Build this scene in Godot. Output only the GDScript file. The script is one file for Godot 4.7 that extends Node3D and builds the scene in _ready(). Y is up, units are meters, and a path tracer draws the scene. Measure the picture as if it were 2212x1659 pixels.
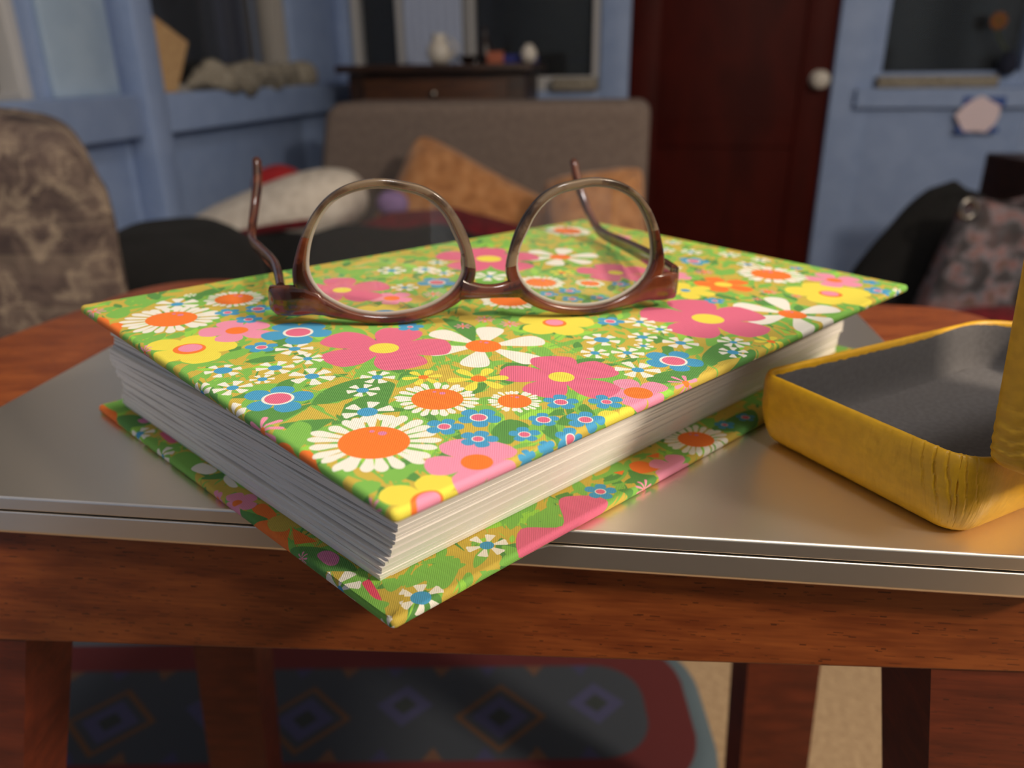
extends Node3D
# A flower-covered journal with eyeglasses on it, on a closed laptop on a small wooden table, in a blue room at night.
# World: metres, y up, the camera above the origin, -z away from it. LAPTOP_TOP is the height of the laptop's lid.

const LAPTOP_TOP := 0.756
const TURN := deg_to_rad(9.5)              # the room stands turned against the camera
const CEILING := 2.45

var M := {}
var taken := {}
var ALONG := Vector3(cos(TURN), 0, sin(TURN))     # along the back wall, to the right
var INTO := Vector3(-sin(TURN), 0, cos(TURN))     # from the back wall into the room
var CORNER := Vector3(-0.6268, 0, -3.2)           # where back wall and left wall meet the floor


# ---------------------------------------------------------------- mesh helpers
class Build:
	var v := PackedVector3Array()
	var n := PackedVector3Array()
	var t := PackedVector2Array()
	var i := PackedInt32Array()

	func add(p: Vector3, nn: Vector3, uv := Vector2.ZERO) -> int:
		v.append(p); n.append(nn.normalized()); t.append(uv)
		return v.size() - 1

	func tri(a: int, b: int, c: int) -> void:
		var g := (v[b] - v[a]).cross(v[c] - v[a])
		if g.dot(n[a] + n[b] + n[c]) > 0.0:
			i.append_array(PackedInt32Array([a, c, b]))
		else:
			i.append_array(PackedInt32Array([a, b, c]))

	func quad(a: int, b: int, c: int, d: int) -> void:
		tri(a, b, c); tri(a, c, d)

	# a flat polygon with its own corners
	func face(pts: Array, nn: Vector3) -> void:
		var k := []
		for p in pts: k.append(add(p, nn, Vector2(p.x, p.z)))
		for j in range(1, pts.size() - 1): tri(k[0], k[j], k[j + 1])

	# a smooth surface through rows of points; the normals point away from «inside» (or towards «facing» for open sheets)
	func grid(rows: Array, close_u: bool, close_v: bool, facing := Vector3.ZERO) -> void:
		var nr := rows.size()
		var nc: int = rows[0].size()
		var mid := Vector3.ZERO
		for r in rows:
			for p in r: mid += p
		mid /= float(nr * nc)
		var nrm := []
		var vote := 0.0
		for a in nr:
			var line := PackedVector3Array()
			for b in nc:
				var a0: int = (a - 1 + nr) % nr if close_v else maxi(a - 1, 0)
				var a1: int = (a + 1) % nr if close_v else mini(a + 1, nr - 1)
				var b0: int = (b - 1 + nc) % nc if close_u else maxi(b - 1, 0)
				var b1: int = (b + 1) % nc if close_u else mini(b + 1, nc - 1)
				var q: Vector3 = (rows[a1][b] - rows[a0][b]).cross(rows[a][b1] - rows[a][b0])
				q = q.normalized()
				line.append(q)
				vote += q.dot(facing if facing != Vector3.ZERO else (rows[a][b] - mid).normalized())
			nrm.append(line)
		var s := 1.0 if vote >= 0.0 else -1.0
		var at := v.size()
		for a in nr:
			for b in nc: add(rows[a][b], nrm[a][b] * s, Vector2(float(b) / maxf(nc - 1, 1), float(a) / maxf(nr - 1, 1)))
		for a in (nr if close_v else nr - 1):
			for b in (nc if close_u else nc - 1):
				var a1 := (a + 1) % nr
				var b1 := (b + 1) % nc
				quad(at + a * nc + b, at + a * nc + b1, at + a1 * nc + b1, at + a1 * nc + b)

	# a board: an outline in x,z from height y0 to y1, its edges rounded by r; shaped by «bend» and placed by xf
	func slab(outline: PackedVector2Array, y0: float, y1: float, r_top: float, r_low: float, seg: int, xf := Transform3D(), uvs := Vector2.ONE, uv0 := Vector2.ZERO) -> void:
		var m := outline.size()
		var out := PackedVector2Array()
		var area := 0.0
		for k in m: area += outline[k].cross(outline[(k + 1) % m])
		for k in m:
			var d := (outline[(k + 1) % m] - outline[k]).normalized() + (outline[k] - outline[(k - 1 + m) % m]).normalized()
			var o := Vector2(d.y, -d.x).normalized()
			out.append(o if area > 0.0 else -o)
		var rings := []                     # inset, height, slope of the normal, way along the cloth from the top edge
		for k in seg + 1:
			var a := PI / 2.0 * (1.0 - float(k) / seg)
			rings.append([r_top * (1.0 - cos(a)), y1 - r_top * (1.0 - sin(a)), a, r_top * (PI / 2.0 - a)])
		for k in seg + 1:
			var a := PI / 2.0 * float(k) / seg
			rings.append([r_low * (1.0 - cos(a)), y0 + r_low * (1.0 - sin(a)), -a, r_top * PI / 2.0 + (y1 - y0 - r_top - r_low) + r_low * a])
		var at := v.size()
		for g in rings:
			for k in m:
				var p: Vector2 = outline[k] - out[k] * g[0]
				var uvp: Vector2 = outline[k] - out[k] * (r_top - g[3])
				add(xf * Vector3(p.x, g[1], p.y), xf.basis * Vector3(out[k].x * cos(g[2]), sin(g[2]), out[k].y * cos(g[2])), uvp * uvs + uv0)
		for a in rings.size() - 1:
			for k in m:
				var k1 := (k + 1) % m
				quad(at + a * m + k, at + a * m + k1, at + (a + 1) * m + k1, at + (a + 1) * m + k)
		for top in [true, false]:
			var flat := PackedVector2Array()
			for k in m: flat.append(outline[k] - out[k] * (r_top if top else r_low))
			var ids := Geometry2D.triangulate_polygon(flat)
			var base := v.size()
			for k in m: add(xf * Vector3(flat[k].x, y1 if top else y0, flat[k].y), xf.basis * Vector3(0, 1 if top else -1, 0), flat[k] * uvs + uv0)
			for k in range(0, ids.size(), 3): tri(base + ids[k], base + ids[k + 1], base + ids[k + 2])

	func box(lo: Vector3, hi: Vector3, r: float, xf := Transform3D()) -> void:
		var o := Build.rounded(PackedVector2Array([Vector2(lo.x, lo.z), Vector2(hi.x, lo.z), Vector2(hi.x, hi.z), Vector2(lo.x, hi.z)]), r, 2)
		slab(o, lo.y, hi.y, r, r, 2, xf)

	# a bar along a path; sizes are half width (sideways) and half height (along «up»); e above 2 squares the section off
	func sweep(path: PackedVector3Array, sizes: PackedVector2Array, up: Vector3, closed := false, e := 2.0, seg := 12) -> void:
		var rows := []
		var m := path.size()
		for k in m:
			var a := path[(k - 1 + m) % m] if closed else path[maxi(k - 1, 0)]
			var b := path[(k + 1) % m] if closed else path[mini(k + 1, m - 1)]
			var dir := (b - a).normalized()
			var side := dir.cross(up).normalized()
			var high := side.cross(dir).normalized()
			var row := PackedVector3Array()
			var z := sizes[mini(k, sizes.size() - 1)]
			for j in seg:
				var w := TAU * j / seg
				var x := signf(cos(w)) * pow(absf(cos(w)), 2.0 / e)
				var y := signf(sin(w)) * pow(absf(sin(w)), 2.0 / e)
				row.append(path[k] + side * x * z.x + high * y * z.y)
			rows.append(row)
		grid_tube(rows, path, closed)

	# rows of points round a path, with normals away from it, capped at both ends
	func grid_tube(rows: Array, path: PackedVector3Array, closed: bool) -> void:
		var nr := rows.size()
		var nc: int = rows[0].size()
		var at := v.size()
		for a in nr:
			for b in nc:
				var a0: int = (a - 1 + nr) % nr if closed else maxi(a - 1, 0)
				var a1: int = (a + 1) % nr if closed else mini(a + 1, nr - 1)
				var q: Vector3 = (rows[a1][b] - rows[a0][b]).cross(rows[a][(b + 1) % nc] - rows[a][(b - 1 + nc) % nc])
				if q.dot(rows[a][b] - path[a]) < 0.0: q = -q
				add(rows[a][b], q, Vector2(float(b) / nc, float(a) / nr))
		for a in (nr if closed else nr - 1):
			for b in nc:
				quad(at + a * nc + b, at + a * nc + (b + 1) % nc, at + ((a + 1) % nr) * nc + (b + 1) % nc, at + ((a + 1) % nr) * nc + b)
		if not closed:
			for a in [0, nr - 1]:
				var dir: Vector3 = (path[0] - path[1]) if a == 0 else (path[nr - 1] - path[nr - 2])
				var k0 := add(path[a], dir)
				for b in nc: add(rows[a][b], dir)
				for b in nc: tri(k0, k0 + 1 + b, k0 + 1 + (b + 1) % nc)

	# a turned shape: profile of radius and height, bottom to top
	func lathe(profile: PackedVector2Array, seg: int, xf := Transform3D()) -> void:
		var rows := []
		for p in profile:
			var row := PackedVector3Array()
			for j in seg: row.append(xf * Vector3(maxf(p.x, 0.0001) * cos(TAU * j / seg), p.y, maxf(p.x, 0.0001) * sin(TAU * j / seg)))
			rows.append(row)
		grid(rows, true, false)

	# a soft lump: a squared-off ellipsoid, its surface moved by noise
	func lump(size: Vector3, e: float, bumps: float, often: float, seed_: int, xf := Transform3D(), nu := 40, nv := 24) -> void:
		var f := FastNoiseLite.new()
		f.seed = seed_; f.frequency = often; f.noise_type = FastNoiseLite.TYPE_SIMPLEX_SMOOTH; f.fractal_octaves = 3
		var rows := []
		for a in nv + 1:
			var th := PI * (0.002 + 0.996 * a / nv) - PI / 2.0
			var row := PackedVector3Array()
			for b in nu:
				var ph := TAU * b / nu
				var c := Vector3(cos(th) * cos(ph), sin(th), cos(th) * sin(ph))
				var q := pow(pow(absf(c.x), e) + pow(absf(c.y), e) + pow(absf(c.z), e), -1.0 / e)
				var p := c * q * size
				p += c * f.get_noise_3dv(p * 10.0) * bumps
				row.append(xf * p)
			rows.append(row)
		grid(rows, true, false)

	static func rounded(pts: PackedVector2Array, r: float, seg: int, radii := []) -> PackedVector2Array:
		var out := PackedVector2Array()
		var m := pts.size()
		for k in m:
			var rr: float = radii[k] if radii.size() else r
			var a := (pts[(k - 1 + m) % m] - pts[k]).normalized()
			var b := (pts[(k + 1) % m] - pts[k]).normalized()
			var half := acos(clampf(a.dot(b), -1, 1)) / 2.0
			var back := rr / tan(half)
			var c := pts[k] + (a + b).normalized() * rr / sin(half)
			var p0 := pts[k] + a * back - c
			var p1 := pts[k] + b * back - c
			for j in seg + 1:
				out.append(c + p0.slerp(p1, float(j) / seg))
		return out

	# more points along the edges, none further apart than «step»
	static func dense(o: PackedVector2Array, step: float) -> PackedVector2Array:
		var out := PackedVector2Array()
		for k in o.size():
			var a := o[k]
			var b := o[(k + 1) % o.size()]
			var m := maxi(1, int(ceil(a.distance_to(b) / step)))
			for j in m: out.append(a.lerp(b, float(j) / m))
		return out


func numbered(called: String, parent: Node) -> String:
	var key := "%d/%s" % [parent.get_instance_id(), called]
	taken[key] = taken.get(key, -1) + 1
	return called if taken[key] == 0 else "%s_%03d" % [called, taken[key]]


func origin_of(n: Node) -> Vector3:
	var p := Vector3.ZERO
	while n != self and n is Node3D:
		p += n.position
		n = n.get_parent()
	return p


# commits a mesh, built in world coordinates, as one named MeshInstance3D
func obj(called: String, b: Build, m: Material, parent: Node = self, tangents := false) -> MeshInstance3D:
	var o := MeshInstance3D.new()
	o.name = numbered(called, parent)
	var at := origin_of(parent)
	if parent == self:
		var lo := b.v[0]
		var hi := b.v[0]
		for p in b.v:
			lo = lo.min(p); hi = hi.max(p)
		at = Vector3((lo.x + hi.x) / 2, lo.y, (lo.z + hi.z) / 2)
		o.position = at
	var moved := PackedVector3Array()
	for p in b.v: moved.append(p - at)
	var arrays := []
	arrays.resize(Mesh.ARRAY_MAX)
	arrays[Mesh.ARRAY_VERTEX] = moved
	arrays[Mesh.ARRAY_NORMAL] = b.n
	arrays[Mesh.ARRAY_TEX_UV] = b.t
	arrays[Mesh.ARRAY_INDEX] = b.i
	var mesh := ArrayMesh.new()
	mesh.add_surface_from_arrays(Mesh.PRIMITIVE_TRIANGLES, arrays)
	if tangents:
		var st := SurfaceTool.new()
		st.create_from(mesh, 0)
		st.generate_tangents()
		mesh = st.commit()
	mesh.surface_set_material(0, m)
	o.mesh = mesh
	parent.add_child(o, true)
	return o


func thing(called: String, label: String, category: String, at: Vector3, group := "") -> Node3D:
	var o := Node3D.new()
	o.name = numbered(called, self)
	add_child(o, true)
	o.position = at
	tag(o, label, category, group)
	return o


func tag(o: Node3D, label: String, category: String, group := "") -> void:
	o.set_meta("label", label)
	o.set_meta("category", category)
	if group: o.set_meta("group", group)


func structure(o: Node3D, label: String, category: String) -> Node3D:
	tag(o, label, category)
	o.set_meta("kind", "structure")
	return o


func room() -> Transform3D:
	return Transform3D(Basis(ALONG, Vector3.UP, INTO), CORNER)


func in_room(s: float, y: float, d: float) -> Vector3:
	return CORNER + ALONG * s + INTO * d + Vector3.UP * y


func rbox(b: Build, s0: float, s1: float, y0: float, y1: float, d0: float, d1: float, r := 0.002) -> void:
	b.box(Vector3(s0, y0, d0), Vector3(s1, y1, d1), r, room())


# ---------------------------------------------------------------- materials
func mat(called: String, c: Color, rough: float, metal := 0.0) -> StandardMaterial3D:
	var m := StandardMaterial3D.new()
	m.resource_name = called
	m.albedo_color = c
	m.roughness = rough
	m.metallic = metal
	M[called] = m
	return m


func noise_tex(seed_: int, freq: float, colors: PackedColorArray, offsets: PackedFloat32Array, octaves := 4, warp := 0.0, cellular := false) -> NoiseTexture2D:
	var f := FastNoiseLite.new()
	f.seed = seed_; f.frequency = freq; f.fractal_octaves = octaves
	f.noise_type = FastNoiseLite.TYPE_CELLULAR if cellular else FastNoiseLite.TYPE_SIMPLEX_SMOOTH
	if warp > 0.0:
		f.domain_warp_enabled = true
		f.domain_warp_amplitude = warp
		f.domain_warp_frequency = freq * 1.4
	var g := Gradient.new()
	g.colors = colors; g.offsets = offsets
	var t := NoiseTexture2D.new()
	t.width = 512; t.height = 512; t.seamless = true; t.noise = f; t.color_ramp = g
	return t


func bump_tex(seed_: int, freq: float, strength: float) -> NoiseTexture2D:
	var f := FastNoiseLite.new()
	f.seed = seed_; f.frequency = freq; f.fractal_octaves = 4
	var t := NoiseTexture2D.new()
	t.width = 512; t.height = 512; t.seamless = true; t.noise = f; t.as_normal_map = true; t.bump_strength = strength
	return t


func tri(m: StandardMaterial3D, scale: Vector3, t: Texture2D = null, bump: Texture2D = null, depth := 1.0) -> StandardMaterial3D:
	m.uv1_triplanar = true
	m.uv1_scale = scale
	if t:
		m.albedo_texture = t
	if bump:
		m.normal_enabled = true; m.normal_texture = bump; m.normal_scale = depth
	return m


# long-grained wood with short dark pores, the grain along the picture's x
func wood_tex(seed_: int, light: Color, dark: Color, pore: Color, pores: int) -> ImageTexture:
	var f := FastNoiseLite.new()
	f.seed = seed_; f.frequency = 0.012; f.fractal_octaves = 4
	var fine := FastNoiseLite.new()
	fine.seed = seed_ + 1; fine.frequency = 0.05; fine.fractal_octaves = 3
	var w := 768
	var h := 384
	var im := Image.create(w, h, false, Image.FORMAT_RGB8)
	for y in h:
		for x in w:
			var a := TAU * x / w                      # wrapped in x so that the grain meets itself
			var k := f.get_noise_3d(cos(a) * 55.0, sin(a) * 55.0, y * 1.6) * 0.9 + fine.get_noise_3d(cos(a) * 26.0, sin(a) * 26.0, y * 2.5) * 0.55
			im.set_pixel(x, y, dark.lerp(light, clampf(0.5 + k, 0.0, 1.0)))
	var rng := RandomNumberGenerator.new()
	rng.seed = seed_
	for k in pores:
		var x := rng.randi_range(0, w - 22)
		var y := rng.randi_range(0, h - 3)
		var l := rng.randi_range(3, 15)
		var c := im.get_pixel(x, y).lerp(pore, rng.randf_range(0.25, 0.75))
		im.fill_rect(Rect2i(x, y, l, 1 if rng.randf() < 0.7 else 2), c)
	return ImageTexture.create_from_image(im)


func materials() -> void:
	var wood := wood_tex(11, Color(0.570, 0.295, 0.125), Color(0.430, 0.195, 0.074), Color(0.18, 0.07, 0.03), 900)
	tri(mat("wood", Color.WHITE, 0.42), Vector3(5.5, 11.0, 11.0), wood)
	var upright := wood_tex(12, Color(0.43, 0.175, 0.085), Color(0.31, 0.11, 0.05), Color(0.15, 0.055, 0.03), 700)
	var up := tri(mat("leg_wood", Color.WHITE, 0.45), Vector3(5.5, 11.0, 11.0), upright)
	up.roughness = 0.5
	tri(mat("door_wood", Color.WHITE, 0.5), Vector3(1.2, 0.5, 1.2), noise_tex(21, 0.006, PackedColorArray([Color(0.235, 0.056, 0.034), Color(0.265, 0.066, 0.038), Color(0.21, 0.047, 0.028)]), PackedFloat32Array([0.2, 0.5, 0.85])))
	tri(mat("dark_wood", Color.WHITE, 0.45), Vector3(1.5, 6, 6), noise_tex(22, 0.01, PackedColorArray([Color(0.17, 0.105, 0.075), Color(0.25, 0.155, 0.10)]), PackedFloat32Array([0.3, 0.8])))
	tri(mat("drawer_wood", Color.WHITE, 0.45), Vector3(1.5, 8, 8), noise_tex(23, 0.01, PackedColorArray([Color(0.27, 0.16, 0.09), Color(0.35, 0.21, 0.115)]), PackedFloat32Array([0.3, 0.8])))
	tri(mat("blue_paint", Color(0.530, 0.605, 0.750), 0.55), Vector3(1, 1, 1), noise_tex(24, 0.02, PackedColorArray([Color(0.95, 0.96, 0.97), Color.WHITE]), PackedFloat32Array([0.3, 0.7])))
	tri(mat("pale_blue_paint", Color(0.610, 0.690, 0.780), 0.6), Vector3(1, 1, 1), noise_tex(25, 0.02, PackedColorArray([Color(0.95, 0.96, 0.97), Color.WHITE]), PackedFloat32Array([0.3, 0.7])))
	mat("white_paint", Color(0.70, 0.695, 0.70), 0.6)
	mat("grey_paint", Color(0.60, 0.58, 0.56), 0.6)
	mat("ceiling_paint", Color(0.86, 0.85, 0.82), 0.9)
	tri(mat("carpet", Color.WHITE, 1.0), Vector3(2, 2, 2), noise_tex(26, 0.08, PackedColorArray([Color(0.60, 0.49, 0.37), Color(0.71, 0.60, 0.46)]), PackedFloat32Array([0.2, 0.8])))
	var glass := mat("window_glass", Color(0.9, 0.93, 0.95, 0.01), 0.03)
	glass.metallic_specular = 0.35
	glass.transparency = BaseMaterial3D.TRANSPARENCY_ALPHA
	mat("night", Color(0.05, 0.05, 0.05), 1.0)
	M.door_wood.metallic_specular = 0.2
	# laptop
	tri(mat("aluminium", Color(0.93, 0.885, 0.825), 0.33, 0.93), Vector3(6, 6, 6), null, bump_tex(31, 0.35, 1.0), 0.02)
	mat("rubber", Color(0.06, 0.06, 0.06), 0.8)
	# journal
	mat("paper", Color(0.94, 0.92, 0.895), 0.9)
	# eyeglasses
	var shell := tri(mat("tortoiseshell", Color.WHITE, 0.14), Vector3(9, 9, 9), noise_tex(33, 0.012, PackedColorArray([Color(0.13, 0.06, 0.04), Color(0.31, 0.145, 0.085), Color(0.40, 0.20, 0.12), Color(0.46, 0.27, 0.17)]), PackedFloat32Array([0.18, 0.36, 0.58, 0.85]), 3, 30.0))
	shell.clearcoat_enabled = true; shell.clearcoat = 0.5; shell.clearcoat_roughness = 0.05
	var shell2 := tri(mat("pale_tortoiseshell", Color.WHITE, 0.14), Vector3(8, 8, 8), noise_tex(34, 0.013, PackedColorArray([Color(0.11, 0.08, 0.062), Color(0.29, 0.215, 0.165), Color(0.46, 0.39, 0.31)]), PackedFloat32Array([0.22, 0.42, 0.62]), 3, 30.0))
	shell2.clearcoat_enabled = true; shell2.clearcoat = 0.5; shell2.clearcoat_roughness = 0.05
	var lens := mat("lens", Color(0.95, 0.96, 0.97, 0.01), 0.0)
	lens.transparency = BaseMaterial3D.TRANSPARENCY_ALPHA
	mat("ground_glass", Color(0.66, 0.63, 0.58), 0.5)
	mat("steel", Color(0.6, 0.58, 0.55), 0.25, 1.0)
	# case
	tri(mat("yellow_leather", Color(0.895, 0.675, 0.125), 0.42), Vector3(14, 14, 14), noise_tex(35, 0.03, PackedColorArray([Color(0.94, 0.93, 0.90), Color.WHITE]), PackedFloat32Array([0.3, 0.7])), bump_tex(36, 0.12, 1.5), 0.06)
	tri(mat("grey_felt", Color(0.375, 0.36, 0.358), 1.0), Vector3(16, 16, 16), noise_tex(37, 0.05, PackedColorArray([Color(0.90, 0.895, 0.89), Color.WHITE]), PackedFloat32Array([0.25, 0.75])), bump_tex(38, 0.25, 2.0), 0.15)
	M.grey_felt.rim_enabled = true; M.grey_felt.rim = 0.4
	# cloth in the room
	tri(mat("couch_cloth", Color.WHITE, 1.0), Vector3(1.6, 1.6, 1.6), noise_tex(41, 0.06, PackedColorArray([Color(0.43, 0.375, 0.345), Color(0.49, 0.43, 0.395)]), PackedFloat32Array([0.25, 0.75])))
	tri(mat("swirl_cloth", Color.WHITE, 0.9), Vector3(2.0, 2.0, 2.0), noise_tex(42, 0.014, PackedColorArray([Color(0.19, 0.145, 0.145), Color(0.40, 0.335, 0.30), Color(0.25, 0.20, 0.19), Color(0.62, 0.55, 0.47), Color(0.32, 0.26, 0.24)]), PackedFloat32Array([0.22, 0.42, 0.5, 0.62, 0.78]), 2, 60.0))
	tri(mat("black_cloth", Color.WHITE, 1.0), Vector3(2, 2, 2), noise_tex(43, 0.03, PackedColorArray([Color(0.03, 0.028, 0.028), Color(0.055, 0.05, 0.05)]), PackedFloat32Array([0.3, 0.7])))
	tri(mat("white_cloth", Color(0.86, 0.82, 0.77), 1.0), Vector3(2, 2, 2), noise_tex(44, 0.03, PackedColorArray([Color(0.88, 0.87, 0.86), Color.WHITE]), PackedFloat32Array([0.3, 0.7])))
	tri(mat("crimson_cloth", Color(0.44, 0.045, 0.10), 1.0), Vector3(2, 2, 2), noise_tex(45, 0.03, PackedColorArray([Color(0.7, 0.7, 0.7), Color.WHITE]), PackedFloat32Array([0.3, 0.7])))
	mat("dark_upholstery", Color(0.13, 0.105, 0.09), 1.0)
	mat("red_cloth", Color(0.62, 0.10, 0.12), 0.9)
	mat("lilac_cloth", Color(0.52, 0.42, 0.60), 0.9)
	var plush := tri(mat("orange_plush", Color.WHITE, 1.0), Vector3(2.5, 2.5, 2.5), noise_tex(46, 0.02, PackedColorArray([Color(0.55, 0.36, 0.21), Color(0.68, 0.46, 0.28), Color(0.73, 0.53, 0.35)]), PackedFloat32Array([0.2, 0.5, 0.8])))
	plush.rim_enabled = true; plush.rim = 0.5
	tri(mat("cardboard", Color.WHITE, 0.95), Vector3(2, 2, 2), noise_tex(47, 0.05, PackedColorArray([Color(0.72, 0.575, 0.41), Color(0.78, 0.64, 0.46)]), PackedFloat32Array([0.3, 0.7])))
	mat("porcelain", Color(0.80, 0.77, 0.73), 0.25)
	mat("dark_glaze", Color(0.13, 0.085, 0.08), 0.3)
	mat("orange_card", Color(0.62, 0.34, 0.25), 0.8)
	mat("blue_card", Color(0.20, 0.23, 0.52), 0.6)
	mat("note_paper", Color(0.86, 0.785, 0.81), 0.9)
	mat("blue_tape", Color(0.13, 0.27, 0.55), 0.6)
	mat("navy_cloth", Color(0.08, 0.10, 0.18), 0.9)
	tri(mat("sheer_cloth", Color(0.66, 0.70, 0.80), 0.9), Vector3(2, 2, 2))
	tri(mat("tote_print", Color.WHITE, 0.8), Vector3(2.8, 2.8, 2.8), noise_tex(48, 0.011, PackedColorArray([Color(0.13, 0.115, 0.125), Color(0.24, 0.225, 0.24), Color(0.42, 0.41, 0.44), Color(0.48, 0.34, 0.34), Color(0.33, 0.26, 0.23)]), PackedFloat32Array([0.25, 0.42, 0.54, 0.66, 0.8]), 3, 30.0))
	tri(mat("clutter", Color.WHITE, 0.95), Vector3(5, 5, 5), noise_tex(49, 0.02, PackedColorArray([Color(0.40, 0.36, 0.32), Color(0.62, 0.60, 0.55), Color(0.50, 0.46, 0.41)]), PackedFloat32Array([0.25, 0.5, 0.75])))
	mat("leaf_green", Color(0.20, 0.24, 0.12), 0.7)
	mat("petal_orange", Color(0.46, 0.27, 0.09), 0.8)
	mat("metal_black", Color(0.05, 0.05, 0.05), 0.4, 0.5)
	var globe := mat("lamp_globe", Color(1.0, 0.95, 0.88), 0.4)
	globe.emission_enabled = true; globe.emission = Color(1.0, 0.935, 0.85); globe.emission_energy_multiplier = 2.0
	var disk := mat("lamp_diffuser", Color(0.95, 0.97, 1.0), 0.5)
	disk.emission_enabled = true; disk.emission = Color(0.98, 0.97, 0.97); disk.emission_energy_multiplier = 1.5


# ---------------------------------------------------------------- the printed fabric
const INK := {
	"olive": Color(0.765, 0.670, 0.265), "mid": Color(0.475, 0.705, 0.300), "dark": Color(0.330, 0.550, 0.260), "white": Color(0.910, 0.895, 0.850), "orange": Color(0.930, 0.465, 0.155),
	"pink": Color(0.845, 0.400, 0.515), "rose": Color(0.895, 0.555, 0.660), "yellow": Color(0.900, 0.835, 0.290), "blue": Color(0.265, 0.590, 0.760), "crimson": Color(0.880, 0.300, 0.410), "lilac": Color(0.820, 0.480, 0.640),
	"lime": Color(0.580, 0.800, 0.290),
}
# petals, their colour, the half width of a petal at six tenths and at nine tenths of its length, where it starts, the core's colour
const KINDS := {
	"orange": [5, "orange", 0.33, 0.28, 0.0, "yellow"], "yellow": [5, "yellow", 0.40, 0.30, 0.0, "orange"], "bluecore": [6, "yellow", 0.30, 0.24, 0.0, "blue"], "rose": [5, "rose", 0.37, 0.32, 0.0, "orange"],
	"white6": [6, "white", 0.205, 0.21, 0.12, "orange"], "pink": [5, "pink", 0.365, 0.335, 0.0, "yellow"], "yellow6": [6, "yellow", 0.19, 0.17, 0.15, "orange"], "tiny": [6, "white", 0.19, 0.275, 0.20, "blue"],
	"daisy": [23, "white", 0.085, 0.095, 0.40, "orange"], "blue": [5, "blue", 0.36, 0.29, 0.0, "pink"], "spider": [8, "rose", 0.10, 0.11, 0.0, "orange"],
}
var rng := RandomNumberGenerator.new()


func fill(im: Image, pts: PackedVector2Array, c: Color) -> void:
	var lo := INF
	var hi := -INF
	for p in pts:
		lo = minf(lo, p.y); hi = maxf(hi, p.y)
	for y in range(maxi(0, int(ceil(lo - 0.5))), mini(im.get_height() - 1, int(floor(hi - 0.5))) + 1):
		var yy := y + 0.5
		var cuts := PackedFloat32Array()
		for k in pts.size():
			var a := pts[k]
			var b := pts[(k + 1) % pts.size()]
			if (a.y <= yy) != (b.y <= yy): cuts.append(a.x + (b.x - a.x) * (yy - a.y) / (b.y - a.y))
		cuts.sort()
		for k in range(0, cuts.size() - 1, 2):
			var x0 := maxi(0, int(round(cuts[k])))
			var x1 := mini(im.get_width(), int(round(cuts[k + 1])))
			if x1 > x0: im.fill_rect(Rect2i(x0, y, x1 - x0, 1), c)


func disc(im: Image, at: Vector2, r: float, c: Color, k := Vector2.ONE) -> void:
	var p := PackedVector2Array()
	for j in 40: p.append(at + Vector2(cos(TAU * j / 40), sin(TAU * j / 40)) * r * k)
	fill(im, p, c)


# a closed smooth curve through the given corners
func soft(pts: PackedVector2Array) -> PackedVector2Array:
	var out := PackedVector2Array()
	var m := pts.size()
	for k in m:
		for j in 5: out.append(pts[k].cubic_interpolate(pts[(k + 1) % m], pts[(k - 1 + m) % m], pts[(k + 2) % m], j / 5.0))
	return out


func flower(im: Image, kind: String, at: Vector2, r: float, core: float, turn: float) -> void:
	var d: Array = KINDS[kind]
	var many: int = d[0]
	if kind in ["pink", "rose"]: r *= 1.1
	for k in many:
		var a := turn + TAU * k / many + (0.0 if k == 0 else rng.randf_range(-0.06, 0.06))
		var l := r * (1.0 if k == 0 else rng.randf_range(0.90, 1.04))
		var w := rng.randf_range(0.92, 1.08)
		var ax := Vector2(cos(a), sin(a))
		var ay := Vector2(-ax.y, ax.x)
		var p := PackedVector2Array()
		var s: float = maxf(d[4], core / r * 0.8 if d[4] > 0.0 else 0.0)
		var blunt := kind == "tiny"
		for q in ([[s, 0.05], [0.93, d[3]], [1.0, d[3] * 0.55], [0.98, 0.0]] if blunt else [[s, 0.035], [lerpf(s, 1.0, 0.30), d[2] * 0.62], [lerpf(s, 1.0, 0.62), d[2]], [0.88, d[3]], [0.965, d[3] * 0.62], [1.0, 0.0]]):
			p.append(at + ax * l * q[0] + ay * r * q[1] * w)
		for j in range(p.size() - 2, -1, -1):
			var e := p[j] - at
			p.append(at + ax * e.dot(ax) - ay * e.dot(ay))
		fill(im, p if blunt else soft(p), INK[d[1]])
	if core < 1.0: return
	if kind == "blue": disc(im, at, core, INK.white); core *= 0.82
	if kind == "yellow": disc(im, at, core, INK.orange); disc(im, at + Vector2(core * 0.1, core * 0.1), core * 0.74, INK.rose); return
	disc(im, at, core, INK[d[5]])
	if kind in ["daisy", "white6"] and core > 50:
		disc(im, at + Vector2(core * 0.5, core * 0.3), core * 0.13, INK.lilac)
		disc(im, at + Vector2(core * 0.35, core * 0.6), core * 0.08, INK.lilac)


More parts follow.
